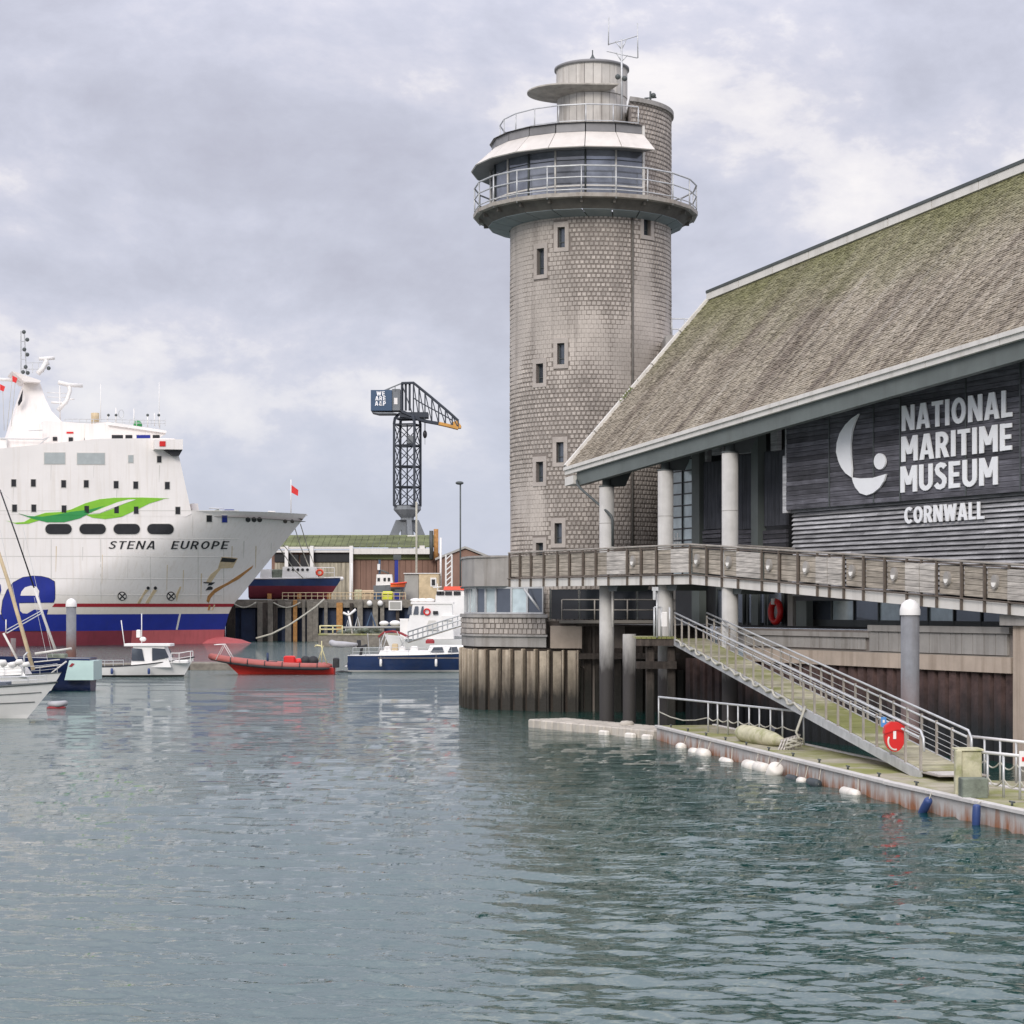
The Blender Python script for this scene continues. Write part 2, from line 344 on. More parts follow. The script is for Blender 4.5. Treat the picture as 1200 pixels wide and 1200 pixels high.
# ---------------------------------------------------------------- water
def water():
    rr = np.random.RandomState(3)
    ty = np.linspace(12480/11., 12480/360., 760); D = 12480/ty
    u = np.linspace(-.40, .42, 820)
    Y = np.repeat(D[:, None], len(u), 1); Xx = Y*u[None, :]
    dy = (D**2/12480*1.5)[:, None]
    Z = np.zeros_like(Y)
    for lam, amp, n, spread in ((6.5,.008,4,14), (3.2,.0062,7,16), (1.8,.0078,10,13), (1.05,.0072,14,14), (.66,.0056,18,17), (.42,.0028,18,22), (.27,.0009,14,34)):
        for _ in range(n):
            l = lam*rr.uniform(.75, 1.3); th = R(90-14+rr.normal(0, spread)); kk = 2*math.pi/l
            fade = np.clip((l/dy-1.4)/2.0, 0, 1)
            ph = kk*(Xx*math.cos(th)+Y*math.sin(th))+rr.uniform(0, 6.28)
            s = np.sin(ph + .35*np.sin(.31*Xx+rr.uniform(0,6)+.23*Y))
            Z += amp*fade*(s*.8+.36*np.sin(2*ph+.9)+.15*np.sin(3*ph+1.6))
    gust = .8+.28*np.sin(Xx*.11+Y*.07+1)*np.sin(Y*.06-Xx*.05+2)
    Z *= gust
    nr, nc = Y.shape
    vs = np.stack([Xx, Y, Z], -1).reshape(-1, 3).astype(np.float32)
    i = np.arange(nr*nc).reshape(nr, nc)
    q = np.stack([i[:-1,:-1], i[:-1,1:], i[1:,1:], i[1:,:-1]], -1).reshape(-1, 4)
    me = bpy.data.meshes.new('water')
    # outer calm sheets ring the fine grid out to the horizon
    o = [(-3500,360),(-144,360),(151.2,360),(3500,360),(3500,4000),(-3500,4000),(-3500,-60),(-4.4,11),(4.62,11),(3500,-60)]
    b = len(vs); ex = np.array([(x, y, 0) for x, y in o], dtype=np.float32)
    lf = [(b+0,b+1,b+2,b+3,b+4,b+5),(b+6,b+7,b+1,b+0),(b+8,b+9,b+3,b+2),(b+6,b+9,b+8,b+7)]
    av = np.concatenate([vs, ex]); me.vertices.add(len(av)); me.vertices.foreach_set('co', av.ravel())
    loops = np.concatenate([q[:, ::1].ravel(), np.array([x for f in lf for x in f])]).astype(np.int32)
    tot = np.concatenate([np.full(len(q), 4), np.array([len(f) for f in lf])]).astype(np.int32)
    st = np.concatenate([[0], np.cumsum(tot)[:-1]]).astype(np.int32)
    me.loops.add(len(loops)); me.loops.foreach_set('vertex_index', loops)
    me.polygons.add(len(tot)); me.polygons.foreach_set('loop_start', st); me.polygons.foreach_set('loop_total', tot)
    me.update(calc_edges=True); me.polygons.foreach_set('use_smooth', np.ones(len(tot), dtype=bool)); me.materials.append(K['water'])
    ob = bpy.data.objects.new('water', me); scn.collection.objects.link(ob); ob['kind'] = 'structure'
water()

# ---------------------------------------------------------------- lettering (stroke glyphs, bold condensed)
def arc(cx, cy, rx, ry, a0, a1, n=9):
    return [(cx+rx*math.cos(R(a0+(a1-a0)*i/n)), cy+ry*math.sin(R(a0+(a1-a0)*i/n))) for i in range(n+1)]
G = {
 'N': (.66, [('b',.1,0,.1,1),('b',.56,0,.56,1),('b',.11,1,.55,0)]),
 'A': (.66, [('b',.09,0,.30,1),('b',.57,0,.36,1),('h',.17,.49,.27)]),
 'T': (.54, [('h',0,.54,.91),('b',.27,0,.27,.92)]),
 'I': (.22, [('b',.11,0,.11,1)]),
 'O': (.68, [('c', arc(.34,.5,.24,.41,0,360,20))]),
 'L': (.48, [('b',.1,0,.1,1),('h',.1,.48,.09)]),
 'M': (.80, [('b',.1,0,.1,1),('b',.70,0,.70,1),('b',.12,1,.40,.28),('b',.68,1,.40,.28)]),
 'R': (.60, [('b',.1,0,.1,1),('p',[(.1,.91),(.28,.91)]+arc(.28,.685,.2,.225,80,-80,8)+[(.1,.46)]),('b',.51,0,.33,.44)]),
 'P': (.58, [('b',.1,0,.1,1),('p',[(.1,.91),(.28,.91)]+arc(.28,.66,.2,.25,80,-80,8)+[(.1,.41)])]),
 'E': (.52, [('b',.1,0,.1,1),('h',.1,.50,.91),('h',.1,.46,.5),('h',.1,.50,.09)]),
 'U': (.64, [('p',[(.1,1)]+arc(.32,.31,.22,.22,180,360,10)+[(.54,1)])]),
 'S': (.54, [('p',[(.47,.80),(.40,.89),(.27,.915),(.15,.87),(.1,.75),(.14,.63),(.25,.55),(.36,.47),(.44,.37),(.44,.24),(.38,.12),(.26,.085),(.13,.11),(.05,.21)])]),
 'C': (.60, [('p', arc(.36,.5,.26,.41,48,312,14))]),
 'W': (.90, [('b',.08,1,.25,0),('b',.45,.95,.25,0),('b',.45,.95,.65,0),('b',.82,1,.65,0)]),
 '&': (.70, [('p',[(.66,.02),(.22,.66),(.22,.85),(.33,.92),(.44,.84),(.42,.68),(.14,.38),(.11,.2),(.22,.09),(.38,.1),(.6,.42)])]),
}
def glyph_polys(ch, sw):
    out = []
    for st in G[ch][1]:
        h = sw/2
        if st[0] == 'b':
            _, x0, y0, x1, y1 = st; L_ = math.hypot(x1-x0, y1-y0); a = h*L_/abs(y1-y0)
            out.append([[(x0-a,y0),(x0+a,y0),(x1+a,y1),(x1-a,y1)]])
        elif st[0] == 'h':
            _, x0, x1, y = st; hh = h*.86; out.append([[(x0,y-hh),(x1,y-hh),(x1,y+hh),(x0,y+hh)]])
        else:
            p = st[1]; n = len(p); lf = []; rt = []; cl = st[0] == 'c'
            if cl: p = p[:-1]; n -= 1
            for i in range(n):
                a = p[i-1] if (i or cl) else p[0]; c = p[(i+1) % n] if (i < n-1 or cl) else p[n-1]
                d = V((c[0]-a[0], c[1]-a[1])); d.normalize(); q = V((-d.y, d.x))*h
                lf.append((p[i][0]+q.x, p[i][1]+q.y)); rt.append((p[i][0]-q.x, p[i][1]-q.y))
            out.append([[lf[i], lf[(i+1) % n], rt[(i+1) % n], rt[i]] for i in range(n if cl else n-1)])
    return out
def write(text, fn, total_w, h, m, parent, sw=.2, gap=.06, name='letter', depth=.05, space=.35):
    ws = [G[c][0] if c != ' ' else space for c in text]; tw = sum(ws)+gap*(len(text)-1); x = 0
    for c, wd in zip(text, ws):
        if c != ' ':
            mb = M()
            for si, polys in enumerate(glyph_polys(c, sw)):
                for pl in polys:
                    q = [((x+a)/tw*total_w, b*h) for a, b in pl]; e = .0035*si
                    fr_ = [fn(u, v, depth+e) for u, v in q]; bk = [fn(u, v, 0) for u, v in q]
                    mb.add(bk+fr_, BQ)
            mb.build(name, m, parent)
        x += wd+gap
# ---------------------------------------------------------------- lookout tower
TR = 4.16; TX, TY = X(692, 105), 105.0
def tpx(a): x = TX+TR*math.sin(R(a)); y = TY-TR*math.cos(R(a)); return 600+F*x/y
def tang(px):
    lo, hi = -88., 88.
    for _ in range(40):
        m = (lo+hi)/2
        if tpx(m) < px: lo = m
        else: hi = m
    return lo
def tz(py, a): return Zy(py, TY-TR*math.cos(R(a)))
def tp(a, z, r=TR, cx=None): return V(((TX if cx is None else cx)+r*math.sin(R(a)), TY-r*math.cos(R(a)), z))
def tower():
    t = thing('lookout_tower', 'tall round granite tower with glazed lookout and railed balcony at the harbour edge', 'tower', (TX, TY, 0))
    wins = []
    for px, y0, y1 in ((657.5,266,290),(633,291,322),(759,252,276),(657,402,427),(632,426,449),(656,518,542),(632,541,565),(654,613,637),(632,636,654)):
        a0, a1 = tang(px-4.3), tang(px+4.3); am = (a0+a1)/2; wins.append((a0, a1, tz(y1, am), tz(y0, am)))
    # wall with real openings
    A = sorted(set([round(-180+5*i, 3) for i in range(73)]+[x for w_ in wins for x in w_[:2]]))
    Zs = sorted(set([0, 24.6]+[x for w_ in wins for x in w_[2:]]))
    mb = M(); rr = TR-.05
    for i in range(len(A)-1):
        for j in range(len(Zs)-1):
            am, zm = (A[i]+A[i+1])/2, (Zs[j]+Zs[j+1])/2
            if any(w_[0] < am < w_[1] and w_[2] < zm < w_[3] for w_ in wins): continue
            mb.add([tp(A[i],Zs[j],rr),tp(A[i+1],Zs[j],rr),tp(A[i+1],Zs[j+1],rr),tp(A[i],Zs[j+1],rr)], [(0,1,2,3)])
    for a0, a1, z0, z1 in wins:
        o = [(a0,z0),(a1,z0),(a1,z1),(a0,z1)]
        for q in range(4):
            (b0, y0), (b1, y1) = o[q], o[(q+1) % 4]
            mb.add([tp(b0,y0,rr),tp(b1,y1,rr),tp(b1,y1,rr-.4),tp(b0,y0,rr-.4)], [(0,1,2,3)])
    mb.build('wall', K['mortar'], t)
    for a0, a1, z0, z1 in wins:
        am = (a0+a1)/2; fr = Fr(tp(am, 0, rr-.26), (math.cos(R(am)), math.sin(R(am)), 0), (-math.sin(R(am)), math.cos(R(am)), 0)); hw = R(a1-a0)/2*TR
        m = M(); b = .055
        for x0, x1, zz0, zz1 in ((-hw,-hw+b,z0,z1),(hw-b,hw,z0,z1),(-hw+b,hw-b,z0,z0+b),(-hw+b,hw-b,z1-b,z1)): m.bx(x0,x1,-.06,.0,zz0,zz1,fr)
        m.bx(-hw+b,hw-b,-.05,.0,z0+(z1-z0)*.28,z0+(z1-z0)*.28+.04,fr)
        wf = m.build('window', K['steel_dark'], t)
        M().bx(-hw,hw,.0,.03,z0,z1,fr).build('pane', K['glass'], wf)
        fs = Fr(tp(am, 0, TR-.06), fr.ex, fr.ey); m = M(); s_ = .2
        m.bx(-hw-s_,hw+s_,-.05,.05,z1,z1+.26,fs); m.bx(-hw-s_,hw+s_,-.06,.05,z0-.2,z0,fs)
        m.bx(-hw-s_,-hw,-.045,.05,z0,z1,fs); m.bx(hw,hw+s_,-.045,.05,z0,z1,fs)
        m.build('window_surround', K['pale_stone'], wf)
    # granite setts, each its own block, course by course
    st = M(); rg = random.Random(5); na = 108; dz = .226
    def course(z0, z1, a_lo, a_hi):
        z = z0; row = 0
        while z < z1-.1:
            off = (row % 2)*.5+rg.uniform(-.1, .1)
            for q in range(int((a_lo+180)/360*na)-1, int((a_hi+180)/360*na)+1):
                a = -180+(q+off)*360/na; b = a+360/na
                a, b = max(a, a_lo), min(b, a_hi)
                if b-a < .9: continue
                zc = z+dz/2; am = (a+b)/2
                if any(w_[0]-3.1 < am < w_[1]+3.1 and w_[2]-.22 < zc < w_[3]+.3 for w_ in wins): continue
                s_ = noise.noise(V((am*.04, zc*.15, 3.1)))*1.9+.22+(.5*max(0, (zc-20)/4) if zc < 24.6 else -.9)
                s_ += .75*math.exp(-((zc-18.6)/1.6)**2)+(.7*math.exp(-((zc-10.2)/1.1)**2) if am < -5 else 0)-1.1*math.exp(-((zc-14.0)/2.2)**2)
                s_ += .35*noise.noise(V((am*.21, zc*.9, 8)))
                s_ = min(1, max(0, s_)); g = .025-.021*s_; pr = .032-.026*s_+rg.uniform(-.008, .012)*(1.02-s_); ga = g/TR*57.3
                st.cur = min(1, max(0, .42+rg.gauss(0, .25)*(1.1-s_)+.22*s_))
                r0 = rr-.01; r1 = TR-.05+pr; ia = ga*.9*(1.3-s_*.6); iz = g*.9
                j = [rg.uniform(-.008, .008) for _ in range(4)]
                o = [tp(a+ga,z+g,r0),tp(b-ga,z+g,r0),tp(b-ga,z+dz-g,r0),tp(a+ga,z+dz-g,r0)]
                f_ = [tp(a+ga+ia,z+g+iz+j[0],r1),tp(b-ga-ia,z+g+iz+j[1],r1),tp(b-ga-ia,z+dz-g-iz+j[2],r1),tp(a+ga+ia,z+dz-g-iz+j[3],r1)]
                st.add(o+f_, [(4,5,6,7),(0,1,5,4),(1,2,6,5),(2,3,7,6),(3,0,4,7)])
            z += dz; row += 1
    course(4.4, 24.55, -110, 27.2); course(4.4, 24.55, 28.6, 125); course(25.3, 30.15, 27, 125)
    st.build('stone', K['stone'], t, kind='stuff')
    m = M().tube([tp(27.9, 3, TR), tp(27.9, 24.4, TR)], .05, 6); m.build('drainpipe', K['deck_dark'], t)
    # stair core rising past the balcony
    pl = [tp(a, 25.2, rr) for a in range(26, 156, 5)]
    M().prism(pl, (0,0,4.95)).build('stair_core', K['mortar'], t)
    pl = [tp(a, 30.15, TR+.1) for a in range(25, 157, 5)]
    M().prism(pl, (0,0,.22)).build('stair_core_cap', K['concrete'], t)
    m = M(); c = V((X(763,102),102.5,30.4)); m.tube([c,c+V((0,0,.55))],.05,6); m.tube([c+V((-.3,0,.2)),c+V((.3,0,.25))],.04,6); m.ball(c+V((.15,0,.35)),.13,n=8); m.build('weather_sensor', K['steel_dark'], t)
    # balcony
    DX = X(686, 105); NS = 21; AS = 360/NS; A0 = -4.0
    def dp(a, z, r, cx=DX): return tp(a, z, r, cx)
    M().lathe([(4.0,25.24),(5.75,25.26),(5.75,25.07),(5.5,25.05)], (DX,TY,0), NS, A0, A0+360, False).build('balcony_deck', K['galv_rust'], t)
    M().lathe([(5.5,25.05),(5.3,24.98),(4.98,24.62)], (DX,TY,0), NS, A0, A0+360, False).build('balcony_underside', K['deck_dark'], t)
    for q in range(NS):
        a, b = A0+AS*q+.35, A0+AS*(q+1)-.35
        v1 = [dp(a,24.62,4.98),dp(b,24.62,4.98),tp(b,24.42,TR+.01),tp(a,24.42,TR+.01)]
        M().hexa([p+V((0,0,-.03)) for p in v1]+v1).build('corbel_panel', K['soffit_blue'], t)
    for q in range(NS):
        a = A0+AS*q; fr = Fr(dp(a,0,4.1), (math.cos(R(a)), math.sin(R(a)), 0), (math.sin(R(a)), -math.cos(R(a)), 0))
        M().bx(-.06,.06,.9,1.35,24.84,25.04,fr).build('bracket', K['deck_dark'], t)
    m = M(); pts = [dp(A0+AS*q, 0, 5.68) for q in range(NS)]
    def up(p, z): return V((p.x, p.y, z))
    rl = thing_part = M()
    for z, r_ in ((26.58,.045),(26.02,.035),(25.42,.03)): rl.tube([up(p, z) for p in pts], r_, 8, closed=True, smooth=False)
    rail = rl.build('balcony_rail', K['galv'], t)
    for p in pts: M().tube([up(p, 25.0), up(p, 26.58)], .035, 6).build('rail_post', K['galv'], t)
    # glazing, eaves skirt, fascia, roof
    LX = X(690, 105); ks = list(range(-9, 2)); va = lambda q: -4+AS*q
    for q in ks:
        a, b = va(q), va(q+1)
        def fac(r0, z0, r1, z1, th, g=.03):
            p = [tp(a,z0,r0,LX), tp(b,z0,r0,LX), tp(b,z1,r1,LX), tp(a,z1,r1,LX)]; d = (p[1]-p[0]).normalized()*g
            p = [p[0]+d, p[1]-d, p[2]-d, p[3]+d]; n = (p[1]-p[0]).cross(p[3]-p[0]).normalized()
            return M().hexa([x-n*th for x in (p[0],p[1],p[2],p[3])]+p)
        fac(5.0,25.78,5.0,27.48,.05).build('window_pane', K['glass_sky'], t)
        fac(5.02,25.30,5.02,25.70,.07).build('sill_panel', K['glass_sky'], t)
        fac(5.06,25.70,5.06,25.78,.08,0).build('transom', K['cream'], t)
        M().tube([tp(a,25.3,5.04,LX),tp(a,27.5,5.04,LX)], .05, 6).build('mullion', K['cream'] if q % 2 else K['steel_dark'], t)
        fac(6.05,27.44,5.02,28.37,.06,.02).build('eaves_panel', K['skirt'], t)
        fac(5.0,28.39,4.96,28.82,.06,.03).build('fascia_panel', K['fascia_grey'], t)
    for zz in (27.0,): 
        for q in ks[2:]: 
            M().tube([tp(va(q),zz,5.03,LX),tp(va(q+1),zz,5.03,LX)],.018,6).build('glazing_bar', K['steel_dark'], t)
    M().lathe([(6.0,27.42),(5.0,27.49),(4.2,27.49)], (LX,TY,0), 11, va(-9), va(2), False).build('eaves_soffit', K['fascia_grey'], t)
    M().lathe([(5.1,28.83),(4.6,28.9),(.5,28.98)], (LX,TY,0), 11, va(-9), va(2), False).build('roof', K['fascia_grey'], t); M().lathe([(4.0,28.83),(3.6,28.86),(.5,28.94)], (LX,TY,0), 24).build('roof', K['fascia_grey'], t)
    M().lathe([(3.9,25.3),(4.55,25.3),(4.55,28.8)], (LX,TY,0), 11, va(-9), va(2), False).build('room_core', K['black'], t)
    for ae in (va(2), va(-9)):
        p = tp(ae,0,4.0,LX); q_ = tp(ae,0,5.04,LX); d = (q_-p).normalized(); fr = Fr(p, d, V((-d.y,d.x,0)))
        M().bx(0,(q_-p).length,-.06,.06,25.3,28.8,fr).build('end_wall', K['cream'], t)
    ra = [va(q)+.0 for q in range(-9,3)]; m = M()
    for z, r_ in ((29.82,.035),(29.02,.025)): m.tube([tp(a,z,4.55,LX) for a in ra], r_, 6, smooth=False)
    m.build('roof_rail', K['galv'], t)
    for a in ra: M().tube([tp(a,28.85,4.55,LX),tp(a,29.82,4.55,LX)], .03, 6).build('roof_rail_post', K['galv'], t)
    # lantern drum
    CX_ = X(693.5, 105); n = 26
    for q in range(n):
        a, b = q*360/n+.35, (q+1)*360/n-.35
        for z0, z1, rr_ in ((28.9,31.12,1.79),(31.14,32.62,1.83)):
            p = [tp(a,z0,rr_,CX_),tp(b,z0,rr_,CX_),tp(b,z1,rr_,CX_),tp(a,z1,rr_,CX_)]; pi = [tp(a,z0,rr_-.05,CX_),tp(b,z0,rr_-.05,CX_),tp(b,z1,rr_-.05,CX_),tp(a,z1,rr_-.05,CX_)]
            M().hexa([p[0],p[1],pi[1],pi[0],p[3],p[2],pi[2],pi[3]]).build('drum_panel', K['lantern'], t)
    M().lathe([(1.72,28.9),(1.72,32.6),(1.92,32.6),(1.92,32.72),(1.8,32.78),(0.01,32.86)], (CX_,TY,0), 52).build('drum_roof', K['fascia_grey'], t)
    m = M(); c = V((X(693.5,105),TY-1,32.8)); m.lathe([(.0,.5),(.07,.3),(.2,.12),(.26,0)], c, 10); m.tube([c,c+V((0,0,.62))],.03,6); m.build('finial_lamp', K['steel_dark'], t)
    # teardrop canopy round the drum
    xl = X(617.5,105); c0 = V((xl+1.95, TY-.55, 31.38)); tip = V((X(725,102.7),102.6,31.38)); d = tip-c0; al = math.acos(1.95/d.length); base = math.atan2(d.y, d.x)
    pl = [tip]+[c0+V((math.cos(base+al+(2*math.pi-2*al)*i/28), math.sin(base+al+(2*math.pi-2*al)*i/28),0))*1.95 for i in range(29)]
    m = M(); cc = c0+V((.5,0,0)); vs = []
    for s_, z in ((.9,.06),(1,.0),(1,-.07),(.8,-.2),(.45,-.3)): vs += [cc+(p-cc)*s_+V((0,0,z)) for p in pl]
    n = len(pl); fs = [tuple(range(n))]+[(r_*n+i, r_*n+(i+1) % n, (r_+1)*n+(i+1) % n, (r_+1)*n+i) for r_ in range(4) for i in range(n)]+[tuple(4*n+i for i in range(n-1,-1,-1))]
    m.add(vs, fs); m.build('canopy', K['canopy'], t, label='teardrop shaped flat canopy sticking out of the top drum')
    # antenna
    D = 102.9; m = M(); g = lambda px, py: P(px, py, D)
    m.tube([P(728.5,140,D), g(728.5,46)], .05, 6)
    for a, b in (((711,60),(747,68)),((713,52),(747,42)),((713.5,20),(713,53)),((747,27),(747.5,68)),((728.5,58),(721,48)),((728.5,58),(734,46)),((728.5,72),(722,62)),((728.5,72),(735,65))):
        m.tube([g(*a), g(*b)], .028, 6)
    m.build('antenna', K['galv'], t)
    m = M(); 
    for q in range(2): m.ball(P(724+q*8, 90+q*2, 102.8), .14, n=8)
    m.build('floodlight', K['steel_dark'], t)
    # lookout base : pile-built round-ended block with the low glazed room
    return t
tower()

def base_block():
    t = thing('glazed_bastion', 'low glazed room on a round-ended concrete piled base at the foot of the tower', 'building', (X(590,104), 104, 0))
    # plan outline of the base face, left to right
    pl = [(X(541,110),112), (X(541,107.4),107.4), (X(543,105.6),105.6), (X(548.5,104.1),104.1), (X(556,103.1),103.1), (X(567,102.6),102.6), (X(580,102.3),102.3), (X(640,100.6),100.6), (X(678,100.2),100.2)]
    def offs(k_, z, pts=pl, cx=X(600,106), cy=107): return [V((cx+(x-cx)*k_, cy+(y-cy)*k_, z)) for x, y in pts]
    back = lambda z: [V((X(678,100.2),106,z)), V((X(560,112),112,z))]
    M().prism(offs(.97,-1.5)+back(-1.5), (0,0,4.6)).build('base_wall', K['pile_dark'], t); M().prism([V((X(645,100.4),100.45,3.12)),V((X(682,100.1),100.15,3.12)),V((X(682,100.1),104,3.12)),V((X(645,100.4),104,3.12))],(0,0,1.1)).build('plinth_block', K['pink_concrete'], t)
    # projecting fins
    pth = [V((x,y,0)) for x, y in pl[1:]]
    cum = [0]
    for i in range(1, len(pth)): cum.append(cum[-1]+(pth[i]-pth[i-1]).length)
    def at(s):
        for i in range(1, len(cum)):
            if s <= cum[i] or i == len(cum)-1:
                f = (s-cum[i-1])/(cum[i]-cum[i-1]); p = pth[i-1].lerp(pth[i], f); d = (pth[i]-pth[i-1]).normalized(); return p, d
    s = .0
    while s < cum[-1]+.05:
        p, d = at(min(s, cum[-1])); fr = Fr(p, d, V((-d.y,d.x,0)))
        M().cb(-.055,.055,-.14,.35,-1.2,3.05+random.uniform(-.03,.03),.03,fr).build('fin', K['pile_concrete'], t)
        if s+.72 < cum[-1]:
            p2, d2 = at(s+.37); f2 = Fr(p2, d2, V((-d2.y,d2.x,0)))
            M().bx(-.15,.255,.02,.28,-1.2,3.0+random.uniform(-.04,.02),f2).build('infill_panel', K['pile_concrete'], t)
        s += .74
    end = 7      # upper bands stop at px 640
    def band(z0, z1, k_, mt, name, upto=8):
        a = offs(k_, z0)[:upto]; bk = [V((a[-1].x, 106, z0)), V((X(560,112),112,z0))]
        return M().prism(a+bk, (0,0,z1-z0)).build(name, mt, t)
    band(3.16,3.68,1.0,K['concrete'],'plinth_band'); band(3.68,3.78,1.03,K['concrete'],'string_course')
    band(3.78,4.62,1.0,K['mortar'],'sett_band_backing')
    band(4.62,4.78,1.035,K['concrete'],'window_sill'); band(6.1,7.7,1.0,K['concrete'],'parapet') if 0 else None
    # little setts in the band
    top = [V((x,y,0)) for x, y in pl[1:8]]; sm = M(); rg = random.Random(2)
    for i in range(len(top)-1):
        a, b = top[i], top[i+1]; Ln = (b-a).length; d = (b-a)/Ln; fr = Fr(a, d, V((-d.y,d.x,0))); n = max(1, int(Ln/.26))
        for r_ in range(3):
            for q in range(n):
                sm.cur = rg.random(); x0 = (q+(r_ % 2)*.3)*Ln/n+.03; x1 = min(Ln, x0+Ln/n-.05)
                if x1-x0 > .06: sm.bx(x0,x1,-.055,.02,3.82+r_*.265,4.04+r_*.265,fr)
    sm.build('stone', K['stone'], t, kind='stuff')
    # room behind glass
    cxr = X(592,105)
    inn = offs(.93, 4.78)[:8]; bk = [V((inn[-1].x, 106, 4.78)), V((X(560,112),112,4.78))]
    for i in range(1, 7):
        a, b = inn[i], inn[i+1]; Ln = (b-a).length; n = max(1, round(Ln/.85)); d = (b-a)/Ln; fr = Fr(V((a.x,a.y,0)), d, V((-d.y,d.x,0)))
        for q in range(n):
            x0, x1 = q*Ln/n, (q+1)*Ln/n
            fm = M(); fm.bx(x0,x0+.05,-.06,.04,4.8,6.15,fr); fm.bx(x1-.05,x1-.002,-.06,.04,4.8,6.15,fr); fm.bx(x0+.05,x1-.05,-.05,.04,4.8,4.88,fr); fm.bx(x0+.05,x1-.05,-.05,.04,6.06,6.15,fr)
            w_ = fm.build('window', K['galv'], t); M().bx(x0+.05,x1-.05,-.01,.02,4.88,6.06,fr).build('pane', K['glass_light'] if (i+q) % 2 else K['glass'], w_)
    M().prism(offs(.8,4.78)[:8]+bk, (0,0,1.38)).build('room_wall', K['shed_grey'], t)
    # solid parapet over the windows, left of the walkway
    def par(z0, z1, k_, mt, name):
        a = offs(k_, z0)[:7]; a = [p for p in a if p.x < X(597,102.3)]+[V((X(597,102.2),102.2,z0)), V((X(597,102.2),106,z0)), V((X(560,112),112,z0))]
        return M().prism(a, (0,0,z1-z0)).build(name, mt, t)
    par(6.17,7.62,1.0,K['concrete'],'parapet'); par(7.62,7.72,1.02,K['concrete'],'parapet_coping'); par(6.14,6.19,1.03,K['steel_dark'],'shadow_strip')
    a = offs(.99,6.16)[6:8]
    M().prism([V((X(596,102.2),102.3,6.165)),V((X(642,101.5),101.6,6.165)),V((X(642,101.5),106,6.165)),V((X(596,102.2),106,6.165))],(0,0,.12)).build('roof_slab', K['concrete'], t)
    # raking strut and end post
    M().tube([P(614,690,101.3),P(638,722,101.2)],.06,6).build('strut', K['galv'], t)
base_block()

